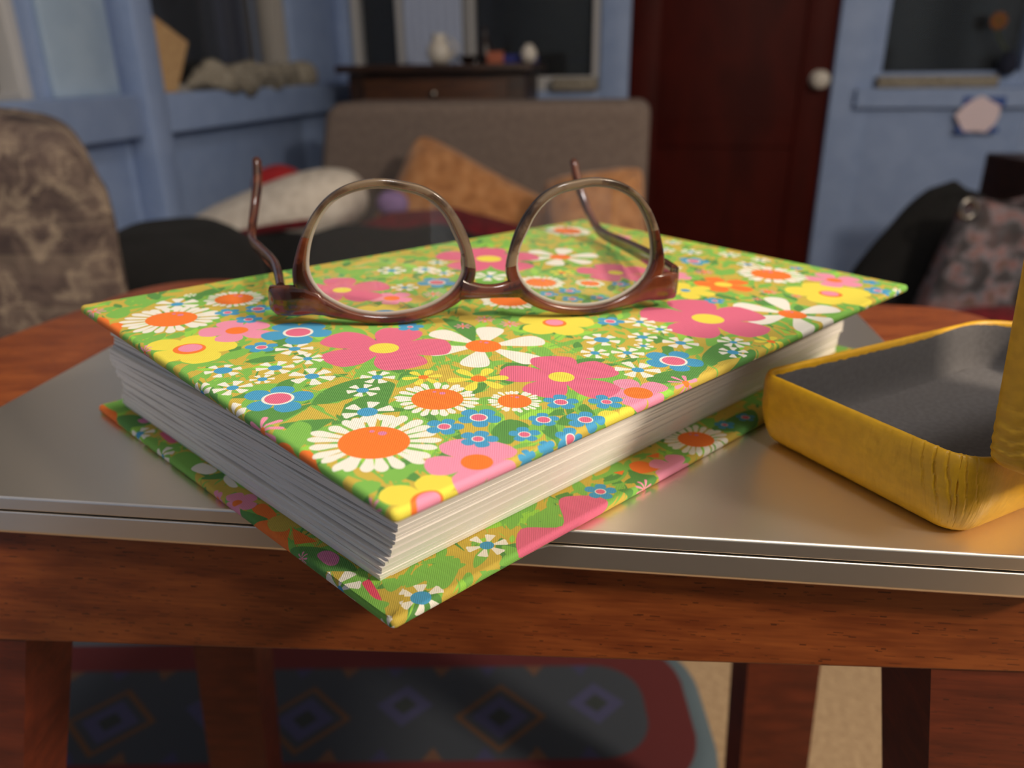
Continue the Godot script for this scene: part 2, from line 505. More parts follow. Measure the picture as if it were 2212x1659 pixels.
func fabric(size_mm: Vector2, margin: float, seed_: int, flowers: Array, shapes: Array, px: float) -> ImageTexture:
	rng.seed = seed_
	var im := Image.create(int(size_mm.x * px), int(size_mm.y * px), false, Image.FORMAT_RGB8)
	im.fill(INK.olive)
	var to_px := func(x: float, y: float) -> Vector2: return Vector2(x + margin, y + margin) * px
	var area := size_mm.x * size_mm.y
	for k in int(area / 13.0):              # grass blades and small leaves between the flowers
		var c := Vector2(rng.randf() * size_mm.x, rng.randf() * size_mm.y) * px
		var a := rng.randf_range(-0.6, 1.6)
		var l := rng.randf_range(1.8, 6.5) * px
		var w := l * (rng.randf_range(0.05, 0.12) if k % 3 == 0 else rng.randf_range(0.28, 0.46))
		var ax := Vector2(cos(a), sin(a))
		var ay := Vector2(-ax.y, ax.x)
		fill(im, soft(PackedVector2Array([c - ax * l, c + ay * w, c + ax * l, c - ay * w])), INK[["mid", "olive", "mid", "mid", "mid", "olive", "dark", "mid", "mid", "lime"][k % 10]])
	for s in shapes:
		var p := PackedVector2Array()
		for k in range(0, s[1].size(), 2): p.append(to_px.call(s[1][k], s[1][k + 1]))
		fill(im, soft(p) if p.size() > 3 else p, INK[s[0]])
	for f in flowers:
		var l: Array = f[1]
		for k in range(0, l.size(), 5): flower(im, f[0], to_px.call(l[k], l[k + 1]), l[k + 2] * px, l[k + 3] * px, deg_to_rad(l[k + 4]))
	im.resize(mini(2048, im.get_width() / 2), im.get_height() * mini(2048, im.get_width() / 2) / im.get_width(), Image.INTERPOLATE_LANCZOS)
	return ImageTexture.create_from_image(im)


# the diagonal ribs of twill, as a normal map of the same size as the print
func twill(w: int, h: int) -> ImageTexture:
	var tile := Image.create(128, 128, false, Image.FORMAT_RGB8)
	for y in 128:
		for x in 128:
			var s := cos(TAU * 24.0 * (x - y) / 128.0) * 0.34
			var g := sin(TAU * 37.0 * (x + y) / 128.0) * 0.10
			var q := Vector3(-s + g, s + g, 1.0).normalized()
			tile.set_pixel(x, y, Color(q.x * 0.5 + 0.5, q.y * 0.5 + 0.5, q.z * 0.5 + 0.5))
	var im := Image.create(w, h, false, Image.FORMAT_RGB8)
	for y in range(0, h, 128):
		for x in range(0, w, 128): im.blit_rect(tile, Rect2i(0, 0, 128, 128), Vector2i(x, y))
	return ImageTexture.create_from_image(im)


func cloth_of(called: String, print_: ImageTexture) -> StandardMaterial3D:
	var m := mat(called, Color.WHITE, 0.82)
	m.albedo_texture = print_
	m.normal_enabled = true
	m.normal_texture = twill(print_.get_width(), print_.get_height())
	m.normal_scale = 1.25
	return m


# woven rug pattern of the footstool: borders round a field of stepped lozenges
func kilim() -> ImageTexture:
	rng.seed = 77
	var w := 1024
	var h := 320
	var im := Image.create(w, h, false, Image.FORMAT_RGB8)
	im.fill(Color(0.32, 0.375, 0.41))
	var ring := func(inset: float, r: float) -> PackedVector2Array:
		return Build.rounded(PackedVector2Array([Vector2(inset, inset), Vector2(w - inset, inset), Vector2(w - inset, h - inset), Vector2(inset, h - inset)]), r, 16)
	fill(im, ring.call(26.0, 95.0), Color(0.34, 0.115, 0.12))
	fill(im, ring.call(80.0, 62.0), Color(0.205, 0.225, 0.258))
	for k in 7:
		var c := Vector2(150 + k * 122, h / 2.0 + (12 if k % 2 else -10))
		for q in [[58.0, Color(0.36, 0.25, 0.17)], [48.0, Color(0.205, 0.225, 0.258)], [36.0, Color(0.25, 0.25, 0.365)], [16.0, Color(0.18, 0.20, 0.20)]]:
			if k % 2 == 0 and q[0] > 40.0: continue
			fill(im, PackedVector2Array([c + Vector2(-q[0], 0), c + Vector2(0, -q[0]), c + Vector2(q[0], 0), c + Vector2(0, q[0])]), q[1])
	for k in 13:
		for e in [[80.0, 1.0], [h - 80.0, -1.0]]:
			var x := 110.0 + k * 62
			fill(im, PackedVector2Array([Vector2(x, e[0]), Vector2(x + 26, e[0]), Vector2(x + 13, e[0] + e[1] * 20)]), Color(0.37, 0.26, 0.20) if k % 2 else Color(0.22, 0.22, 0.33))
	return ImageTexture.create_from_image(im)


# ---------------------------------------------------------------- the things
func at(x: float, y: float, z: float) -> Vector3:
	return Vector3(x, LAPTOP_TOP + y, z)


func _ready() -> void:
	# camera: tilted down 22 degrees and rolled 0.7 degrees, close focus on the near part of the journal
	var cam := Camera3D.new()
	cam.name = "camera"
	cam.transform = Transform3D(Basis(Vector3(0.99992, -0.0120, 0.00485), Vector3(0.01294, 0.92695, -0.37495), Vector3(0.0, 0.37498, 0.92703)).orthonormalized(), at(0, 0.1215, 0))
	var optics := CameraAttributesPhysical.new()
	optics.frustum_focal_length = 24.347
	optics.frustum_focus_distance = 0.205
	optics.frustum_near = 0.01
	optics.frustum_far = 60.0
	optics.exposure_aperture = 9.5
	cam.attributes = optics
	add_child(cam)
	cam.current = true

	var env := Environment.new()
	env.background_mode = Environment.BG_COLOR
	env.background_color = Color(0.012, 0.012, 0.015)
	env.tonemap_mode = Environment.TONE_MAPPER_LINEAR
	env.tonemap_exposure = 1.0
	env.sdfgi_enabled = true
	env.ssao_enabled = true
	env.ssil_enabled = true
	var we := WorldEnvironment.new()
	we.name = "world_environment"
	we.environment = env
	add_child(we)

	materials()
	pendant_lamp(Vector3(1.22, 1.74, 0.50), 2.6)
	ceiling_lamp(Vector3(0.30, CEILING, 0.40), 1.35)

	build_room()
	build_table()
	build_laptop()
	build_journal()
	build_case()
	build_eyeglasses()
	build_couch()
	build_couch_things()
	build_armchair()
	build_desk()
	build_window_things()
	build_bags()
	build_footstool()
	build_reading_chair()


func pendant_lamp(p: Vector3, energy: float) -> void:
	var t := thing("pendant_lamp", "round white pendant lamp on a black cord above the table", "lamp", p)
	var b := Build.new()
	b.lump(Vector3(0.12, 0.12, 0.12), 2.0, 0.0, 1.0, 1, Transform3D(Basis(), p), 32, 20)
	obj("globe", b, M.lamp_globe, t)
	b = Build.new()
	b.lathe(PackedVector2Array([Vector2(0, 0.118), Vector2(0.03, 0.118), Vector2(0.032, 0.14), Vector2(0.02, 0.175), Vector2(0, 0.18)]), 20, Transform3D(Basis(), p))
	obj("socket", b, M.metal_black, t)
	b = Build.new()
	b.sweep(PackedVector3Array([p + Vector3(0, 0.178, 0), Vector3(p.x, CEILING, p.z)]), PackedVector2Array([Vector2(0.004, 0.004)]), Vector3.FORWARD)
	obj("cord", b, M.metal_black, t)
	var l := OmniLight3D.new()
	l.name = "bulb_light"
	l.light_color = Color(1.0, 0.935, 0.85)
	l.light_energy = energy
	l.light_size = 0.10
	l.omni_range = 12.0
	l.omni_attenuation = 2.0
	l.shadow_enabled = true
	t.add_child(l)


func ceiling_lamp(p: Vector3, energy: float) -> void:
	var t := thing("ceiling_lamp", "round flush white ceiling lamp above the table", "lamp", p - Vector3.UP * 0.07)
	var b := Build.new()
	b.lathe(PackedVector2Array([Vector2(0, -0.072), Vector2(0.08, -0.068), Vector2(0.14, -0.054), Vector2(0.17, -0.030), Vector2(0.172, -0.022), Vector2(0, -0.022)]), 36, Transform3D(Basis(), p))
	obj("diffuser", b, M.lamp_diffuser, t)
	b = Build.new()
	b.lathe(PackedVector2Array([Vector2(0, -0.0215), Vector2(0.185, -0.0215), Vector2(0.188, -0.012), Vector2(0.18, -0.0002), Vector2(0, -0.0002)]), 36, Transform3D(Basis(), p))
	obj("rim", b, M.white_paint, t)
	var l := AreaLight3D.new()
	l.name = "panel_light"
	l.area_size = Vector2(0.30, 0.30)
	l.light_color = Color(0.98, 0.97, 0.97)
	l.light_energy = energy
	l.area_range = 12.0
	l.area_attenuation = 2.0
	l.shadow_enabled = true
	l.rotation_degrees = Vector3(-90, 0, 0)
	l.position = Vector3(0, -0.012, 0)
	t.add_child(l)


func wall_panels(b: Build, rects: Array, d0: float, d1: float, left := false) -> void:
	for r in rects:
		if left: rbox(b, d0, d1, r[2], r[3], r[0], r[1], 0.001)
		else: rbox(b, r[0], r[1], r[2], r[3], d0, d1, 0.001)


func build_room() -> void:
	var b := Build.new()
	rbox(b, -0.2, 4.4, -0.1, 0.0, -0.2, 5.6, 0.001)
	structure(obj("floor", b, M.carpet), "tan carpet floor seen below the table", "floor")
	b = Build.new()
	rbox(b, -0.2, 4.4, CEILING, CEILING + 0.1, -0.2, 5.6, 0.001)
	structure(obj("ceiling", b, M.ceiling_paint), "plain white ceiling above the room", "ceiling")
	# back wall: window, door, window
	b = Build.new()
	wall_panels(b, [[-0.14, 0.03, 0, CEILING], [0.03, 0.973, 0, 0.80], [0.03, 0.973, 2.08, CEILING], [0.973, 1.077, 0, CEILING], [1.077, 1.782, 2.06, CEILING], [1.782, 1.914, 0, CEILING], [1.914, 2.42, 0, 0.80], [1.914, 2.42, 2.08, CEILING], [2.42, 4.3, 0, CEILING]], -0.14, 0.0)
	structure(obj("wall_back", b, M.blue_paint), "blue painted back wall with the red brown door", "wall")
	b = Build.new()
	wall_panels(b, [[0.0, 0.43, 0, CEILING], [0.43, 1.27, 0, 0.80], [0.43, 1.27, 2.08, CEILING], [1.27, 1.40, 0, CEILING], [1.40, 1.62, 0, CEILING], [1.62, 2.6, 0, 0.80], [1.62, 2.6, 2.08, CEILING], [2.6, 5.4, 0, CEILING]], -0.14, 0.0, true)
	structure(obj("wall_left", b, M.blue_paint), "blue painted left wall with windows and a post", "wall")
	b = Build.new()
	rbox(b, 4.2, 4.34, 0, CEILING, -0.14, 5.5, 0.001)
	structure(obj("wall_right", b, M.pale_blue_paint), "plain pale blue right wall out of view", "wall")
	b = Build.new()
	rbox(b, -0.14, 4.34, 0, CEILING, 5.4, 5.54, 0.001)
	structure(obj("wall_front", b, M.pale_blue_paint), "plain pale blue wall behind the camera", "wall")

	# trims: sill rails, the post, the blue panel
	b = Build.new()
	rbox(b, 0.0, 0.045, 0.745, 0.835, 0.0, 1.30, 0.006)
	structure(obj("trim_1", b, M.blue_paint), "projecting blue rail under the left wall window", "trim")
	b = Build.new()
	rbox(b, 0.0, 0.045, 0.745, 0.835, 1.385, 2.7, 0.006)
	structure(obj("trim_2", b, M.blue_paint), "projecting blue rail left of the post", "trim")
	b = Build.new()
	rbox(b, 0.0, 0.062, 0.0, CEILING, 1.305, 1.38, 0.004)
	structure(obj("trim_3", b, M.blue_paint), "upright blue post between the two left windows", "trim")
	b = Build.new()
	rbox(b, -0.001, 0.014, 0.835, 2.1, 1.40, 1.60, 0.003)
	structure(obj("trim_4", b, M.pale_blue_paint), "paler blue panel left of the post", "trim")
	b = Build.new()
	rbox(b, 1.86, 4.2, 0.735, 0.80, 0.0, 0.03, 0.005)
	structure(obj("trim_5", b, M.blue_paint), "blue rail under the right hand window", "trim")
	b = Build.new()
	rbox(b, 0.0, 0.05, 0.0, CEILING, 0.0, 0.05, 0.004)
	structure(obj("trim_6", b, M.blue_paint), "blue corner post where the two walls meet", "trim")

	window("window_1", "window in the left wall over the cluttered sill", [[0.43, 1.27, 0.80, 2.08]], true, [0.46], M.grey_paint)
	window("window_2", "white framed window at the left edge", [[1.62, 2.6, 0.80, 2.08]], true, [1.75], M.white_paint)
	window("window_3", "dark night window behind the desk", [[0.03, 0.973, 0.80, 2.08]], false, [0.225, 0.482, 0.487], M.white_paint)
	window("window_4", "dark night window right of the door", [[1.914, 2.42, 0.80, 2.08]], false, [], M.blue_paint)

	# the door, set a little back in its opening
	var t := thing("door_1", "dark red brown wooden door with a round pale knob", "door", in_room(1.43, 0, -0.05))
	t.set_meta("kind", "structure")
	b = Build.new()
	rbox(b, 1.079, 1.780, 0.004, 2.055, -0.075, -0.03, 0.002)
	obj("door_leaf", b, M.door_wood, t)
	for q in [[1.079, 1.185, 0.004, 2.055], [1.675, 1.780, 0.004, 2.055], [1.185, 1.675, 0.004, 0.22], [1.185, 1.675, 0.60, 0.70], [1.185, 1.675, 1.94, 2.055]]:
		b = Build.new()
		rbox(b, q[0], q[1], q[2], q[3], -0.032, -0.022, 0.004)
		obj("door_rail" if q[1] - q[0] > 0.2 else "door_stile", b, M.door_wood, t)
	b = Build.new()
	var kx := Transform3D(Basis(ALONG, INTO, -Vector3.UP), in_room(1.737, 0.83, -0.022))
	b.lathe(PackedVector2Array([Vector2(0, 0), Vector2(0.030, 0.0), Vector2(0.031, 0.004), Vector2(0.013, 0.008), Vector2(0.012, 0.024), Vector2(0.024, 0.032), Vector2(0.031, 0.046), Vector2(0.026, 0.062), Vector2(0.0, 0.067)]), 28, kx)
	var k := obj("door_knob", b, M.porcelain, t)
	k.set_meta("label", "pale round door knob")


func window(called: String, label: String, rect: Array, left: bool, bars: Array, frame: Material) -> void:
	var r: Array = rect[0]
	var mid: float = (r[0] + r[1]) / 2.0
	var t := thing(called, label, "window", in_room(-0.07, r[2], mid) if left else in_room(mid, r[2], -0.07))
	t.set_meta("kind", "structure")
	var put := func(b: Build, a0: float, a1: float, y0: float, y1: float, d0: float, d1: float) -> void:
		if left: rbox(b, d0, d1, y0, y1, a0, a1, 0.003)
		else: rbox(b, a0, a1, y0, y1, d0, d1, 0.003)
	for q in [[r[0], r[0] + 0.03, r[2], r[3]], [r[1] - 0.03, r[1], r[2], r[3]], [r[0] + 0.03, r[1] - 0.03, r[2], r[2] + 0.05], [r[0] + 0.03, r[1] - 0.03, r[3] - 0.04, r[3]]]:
		var b := Build.new()
		put.call(b, q[0], q[1], q[2], q[3], -0.10, -0.02)
		obj("window_frame", b, frame, t)
	for x in bars:
		var b := Build.new()
		put.call(b, x - 0.016, x + 0.016, r[2] + 0.05, r[3] - 0.04, -0.09, -0.03)
		obj("mullion", b, frame, t)
	var g := Build.new()
	put.call(g, r[0] + 0.03, r[1] - 0.03, r[2] + 0.05, r[3] - 0.04, -0.068, -0.062)
	obj("pane", g, M.window_glass, t)


# ---------------------------------------------------------------- table
func prism(b: Build, low: Array, high: Array) -> void:
	var c := Vector3.ZERO
	for p in low + high: c += p
	c /= float(low.size() * 2)
	for k in low.size():
		var k1 := (k + 1) % low.size()
		var nn: Vector3 = (low[k1] - low[k]).cross(high[k] - low[k]).normalized()
		if nn.dot(low[k] - c) < 0: nn = -nn
		b.face([low[k], low[k1], high[k1], high[k]], nn)
	b.face(low, Vector3.DOWN)
	b.face(high, Vector3.UP)


func build_table() -> void:
	var t := thing("table", "small reddish brown wooden table holding the closed laptop", "table", at(0, -0.756, -0.35))
	var b := Build.new()
	var top := Build.rounded(PackedVector2Array([Vector2(-0.3357, -0.2594), Vector2(0.2797, -0.1839), Vector2(0.277, -0.455), Vector2(-0.250, -0.557)]), 0.03, 10, [0.004, 0.004, 0.036, 0.055])
	b.slab(top, -0.026, -0.016, 0.002, 0.0015, 3, Transform3D(Basis(), at(0, 0, 0)))
	obj("tabletop", b, M.wood, t)
	# aprons: the front one flush with the edge of the top, its lower edge softly rounded
	var run := Vector3(cos(deg_to_rad(7.0)), 0, sin(deg_to_rad(7.0)))
	var back := Vector3(sin(deg_to_rad(7.0)), 0, -cos(deg_to_rad(7.0)))
	b = Build.new()
	b.slab(Build.rounded(PackedVector2Array([Vector2(-0.19, -0.0160), Vector2(-0.19, -0.0709), Vector2(0.445, -0.0382), Vector2(0.445, -0.0160)]), 0.0015, 3), 0.0, 0.022, 0.0012, 0.0012, 3, Transform3D(Basis(run, back, Vector3.UP), at(-0.1594, 0, -0.21756)))
	obj("apron", b, M.wood, t)
	b = Build.new()
	b.slab(PackedVector2Array([Vector2(-0.21, -0.465), Vector2(0.20, -0.430), Vector2(0.20, -0.412), Vector2(-0.21, -0.447)]), -0.0618, -0.0262, 0.0006, 0.0018, 3, Transform3D(Basis(), at(0, 0, 0)))
	obj("apron", b, M.wood, t)
	for s in [[-0.225, -0.245, -0.205, -0.43], [0.19, -0.222, 0.185, -0.40]]:
		b = Build.new()
		b.slab(PackedVector2Array([Vector2(s[0] - 0.009, s[1]), Vector2(s[0] + 0.009, s[1]), Vector2(s[2] + 0.009, s[3]), Vector2(s[2] - 0.009, s[3])]), -0.0618, -0.0262, 0.0006, 0.0018, 3, Transform3D(Basis(), at(0, 0, 0)))
		obj("apron", b, M.wood, t)
	# legs splay outwards: foot and head of each as inner and outer edge, front and back
	for g in [[-0.1716, -0.2190, -0.225, -0.262, 0.034, -0.0640, 0.1228], [0.1245, -0.1827, 0.190, 0.168, 0.034, -0.0483, 0.1228], [-0.1655, -0.4185, -0.2075, -0.055, 0.036, -0.0629, 0.0577], [0.1445, -0.399, 0.1905, 0.036, 0.036, -0.0629, 0.0577]]:
		var inner: float = g[0]
		var z: float = g[1]
		var outer: float = g[2]
		var slope: float = g[3]
		var deep: float = g[4]
		var level: float = g[5]
		var low := []
		var high := []
		for q in [[inner, 0.0], [outer, 0.0], [outer, -deep], [inner, -deep]]:
			var zz: float = z + (q[0] - inner) * g[6] - 0.0006
			var y1: float = -0.0262 if z < -0.3 else -0.0622 + (q[0] + 0.1806) * 0.0517 + 0.0004
			high.append(at(q[0] - slope * (y1 - level), y1, zz + q[1]))
			low.append(at(q[0] + slope * (0.756 + level), -0.756, zz + q[1] * 0.85))
		b = Build.new()
		prism(b, low, high)
		obj("leg", b, M.leg_wood, t)


# ---------------------------------------------------------------- laptop
func build_laptop() -> void:
	var turn := Basis(Vector3.UP, -deg_to_rad(7.5))
	var xf := Transform3D(turn, at(-0.2115, 0, -0.2192))            # its near left corner
	var t := thing("laptop", "closed silver laptop lying under the journal and the yellow case", "laptop", at(-0.03, -0.016, -0.31))
	var w := 0.368
	var d := 0.248
	var o := Build.dense(Build.rounded(PackedVector2Array([Vector2(0, 0), Vector2(w, 0), Vector2(w, -d), Vector2(0, -d)]), 0.010, 10), 0.004)
	var b := Build.new()
	b.slab(o, -0.0047, 0.0, 0.0009, 0.0005, 5, xf)
	var lid := obj("lid", b, M.aluminium, t)
	lid.set_meta("label", "plain silver lid")
	b = Build.new()
	b.slab(o, -0.0142, -0.0054, 0.0005, 0.0022, 6, xf)
	# the thumb notch in the middle of the front edge
	var inv := xf.affine_inverse()
	for k in b.v.size():
		var p := inv * b.v[k]
		var u := absf(p.x - 0.2045) / 0.0195
		if p.z > -0.012 and p.y > -0.0112 and u < 1.0:
			var deep := 1.0 - smoothstep(0.62, 1.0, u)
			p.y -= 0.0026 * deep * smoothstep(-0.012, -0.002, p.z)
			b.v[k] = xf * p
	obj("base", b, M.aluminium, t)
	b = Build.new()
	b.slab(Build.rounded(PackedVector2Array([Vector2(0.004, -0.006), Vector2(w - 0.004, -0.006), Vector2(w - 0.004, -d + 0.004), Vector2(0.004, -d + 0.004)]), 0.008, 6), -0.0056, -0.0045, 0.0001, 0.0001, 1, xf)
	obj("gasket", b, M.rubber, t)
	for q in [[0.03, -0.03], [w - 0.03, -0.03], [0.03, -d + 0.03], [w - 0.03, -d + 0.03]]:
		b = Build.new()
		b.lathe(PackedVector2Array([Vector2(0, -0.016), Vector2(0.008, -0.016), Vector2(0.009, -0.0152), Vector2(0.009, -0.0138), Vector2(0, -0.0138)]), 20, xf * Transform3D(Basis(), Vector3(q[0], 0, q[1])))
		obj("foot", b, M.rubber, t)


# ---------------------------------------------------------------- journal
func build_journal() -> void:
	var t := thing("journal", "thick journal bound in bright flower print fabric, overhanging the laptop", "book", at(0.0, 0.0, -0.28))
	# the four corners of the boards: near, right, far, left
	var near := at(-0.02272, 0.0408, -0.12766)
	var right := at(0.16252, 0.0349, -0.30904)
	var left := at(-0.14504, 0.0469, -0.25278)
	var e_long := (right - near).normalized()
	var e_short := (left - near).normalized()
	var up := e_short.cross(e_long).normalized()
	if up.y < 0.0: up = -up
	var l_long := 0.25932
	var l_short := 0.17509
	var print_front := fabric(Vector2(272, 188), 6.0, 5, COVER_FLOWERS, COVER_LEAVES, 15.06)
	var print_back := fabric(Vector2(272, 200), 6.0, 6, BACK_FLOWERS, BACK_SHAPES, 15.06)
	var cover := cloth_of("flower_fabric", print_front)
	var back := cloth_of("flower_fabric_back", print_back)
	var uvs := Vector2(1000.0 / 272.0, 1000.0 / 188.0)
	var o := Build.dense(Build.rounded(PackedVector2Array([Vector2(0, 0), Vector2(l_long, 0), Vector2(l_long, l_short), Vector2(0, l_short)]), 0.0016, 5), 0.012)
	var b := Build.new()
	b.slab(o, 0.0, 0.0030, 0.0014, 0.0013, 5, Transform3D(Basis(e_long, up, e_short), near), uvs, Vector2(6.0 / 272.0, 6.0 / 188.0))
	var fc := obj("front_cover", b, cover, t, true)
	fc.set_meta("label", "flower print front cover")
	# back board, flat on the laptop
	var tip := at(-0.0284, 0.0001, -0.1467)
	var b_long := Vector3(cos(deg_to_rad(-42.6)), 0, sin(deg_to_rad(-42.6)))
	var b_short := Vector3(cos(deg_to_rad(-135.4)), 0, sin(deg_to_rad(-135.4)))
	var l_back := 0.1855
	uvs = Vector2(1000.0 / 272.0, 1000.0 / 200.0)
	o = Build.dense(Build.rounded(PackedVector2Array([Vector2(0, 0), Vector2(l_long, 0), Vector2(l_long, l_back), Vector2(0, l_back)]), 0.0016, 5), 0.012)
	b = Build.new()
	b.slab(o, 0.0, 0.0030, 0.0014, 0.0013, 5, Transform3D(Basis(b_long, Vector3.UP, b_short), tip), uvs, Vector2(6.0 / 272.0, 6.0 / 200.0))
	var bc := obj("back_cover", b, back, t, true)
	bc.set_meta("label", "flower print back cover")
	# the folded flap of cloth at the near corner of the back board
	b = Build.new()
	var rows := []
	for a in 8:
		var u := a / 7.0
		var row := PackedVector3Array()
		for c in 9:
			var q := c / 8.0
			var run := 0.0010 + 0.0235 * q
			var bulge := 0.0042 * sin(PI * pow(q, 0.8))
			var edge := Vector2(run * 0.42 + bulge, run * 0.72 - bulge * 0.2)     # the seam, in the board's own axes
			var p := Vector2(lerpf(0.0004, edge.x, u), lerpf(run * 1.1 + 0.001, edge.y, u))
			row.append(tip + b_long * p.x + b_short * p.y + Vector3.UP * (0.0031 + 0.0005 * u * u))
		rows.append(row)
	b.grid(rows, false, false, Vector3.UP)
	for k in b.v.size():
		var p := b.v[k] - tip
		var det := b_long.x * b_short.z - b_short.x * b_long.z
		b.t[k] = Vector2((p.x * b_short.z - b_short.x * p.z) / det * 1000.0 + 6.0, (b_long.x * p.z - p.x * b_long.z) / det * 1000.0 + 6.0) / Vector2(272, 200)
	obj("corner_fold", b, back, t, true)

	# the leaves: sheets between the boards, each inset a little differently, gathered in folds of a few sheets
	var r := RandomNumberGenerator.new()
	r.seed = 19
	var sheets := 30
	var thick := []
	var total := 0.0
	for k in sheets:
		var q := r.randf_range(0.7, 1.3) + (0.5 if k % 5 == 4 else 0.0)
		thick.append(q); total += q
	var level := 0.0
	var fold := Vector2.ZERO
	for k in sheets:
		if k % 5 == 0: fold = Vector2(r.randf_range(-1.8, 1.8), r.randf_range(-0.8, 0.8)) * 0.001
		var t0: float = level / total
		level += thick[k]
		var fill_part := 0.86 if k % 5 == 4 else 0.985
		var t1: float = t0 + thick[k] / total * fill_part
		var m := (t0 + t1) / 2.0
		var jut := fold.x + r.randf_range(-0.00035, 0.00035)
		var inset_q := lerpf(0.0140, 0.0190, m) + fold.y + r.randf_range(-0.0004, 0.0004)
		var wave := r.randf_range(0.3, 1.0) * 0.0007
		var phase := r.randf() * TAU
		var point := func(p: float, q: float, h: float, face: float) -> Vector3:
			var inset_p := lerpf(0.006, lerpf(0.0210, 0.005, q), m) + jut
			var lo := tip + b_long * lerpf(inset_p, l_long - 0.012, p) + b_short * lerpf(inset_q, l_back - 0.009, q) + Vector3.UP * 0.0032
			var hi := near + e_long * lerpf(inset_p, l_long - 0.012, p) + e_short * lerpf(inset_q, l_short - 0.009, q) - up * 0.0003
			var x := lo.lerp(hi, h)
			x.y += wave * sin(q * 9.0 + phase) * (1.0 - p) * (1.0 - p) * smoothstep(0.02, 0.2, h) * smoothstep(1.0, 0.8, h) * face
			return x
		b = Build.new()
		for side in [[t0, -1.0], [t1, 1.0]]:
			var g := []
			for a in 9:
				var row := PackedVector3Array()
				for c in 5: row.append(point.call(c / 4.0, a / 8.0, side[0], 1.0))
				g.append(row)
			b.grid(g, false, false, Vector3.UP * side[1])
		for edge in 4:
			var lo_row := PackedVector3Array()
			var hi_row := PackedVector3Array()
			for a in 9:
				var q := a / 8.0
				var pq: Vector2 = [Vector2(0, q), Vector2(1, q), Vector2(q, 0), Vector2(q, 1)][edge]
				lo_row.append(point.call(pq.x, pq.y, t0, 1.0)); hi_row.append(point.call(pq.x, pq.y, t1, 1.0))
			b.grid([lo_row, hi_row], false, false, [-e_long, e_long, -e_short, e_short][edge])
		obj("page", b, M.paper, t)


# ---------------------------------------------------------------- eyeglasses
const RIM_INNER := [25.5, 23.7, 23.3, 22.9, 22.2, 21.3, 21.5, 22.0, 22.9, 23.9, 24.3, 24.9, 25.9, 27.1, 26.6, 24.8, 23.3, 22.2, 21.7, 21.9, 23.0, 24.5, 26.2, 26.9]
const RIM_OUTER := [28.6, 27.2, 26.3, 25.8, 24.9, 23.9, 23.9, 24.4, 25.1, 25.8, 26.5, 27.5, 29.4, 32.3, 33.4, 30.4, 26.7, 25.3, 24.8, 25.1, 26.3, 28.4, 30.6, 30.8]


func ring_value(table: Array, deg: float) -> float:
	var x := fposmod(deg, 360.0) / 15.0
	var k := int(x)
	var m := table.size()
	return cubic_interpolate(table[k % m], table[(k + 1) % m], table[(k - 1 + m) % m], table[(k + 2) % m], x - k)


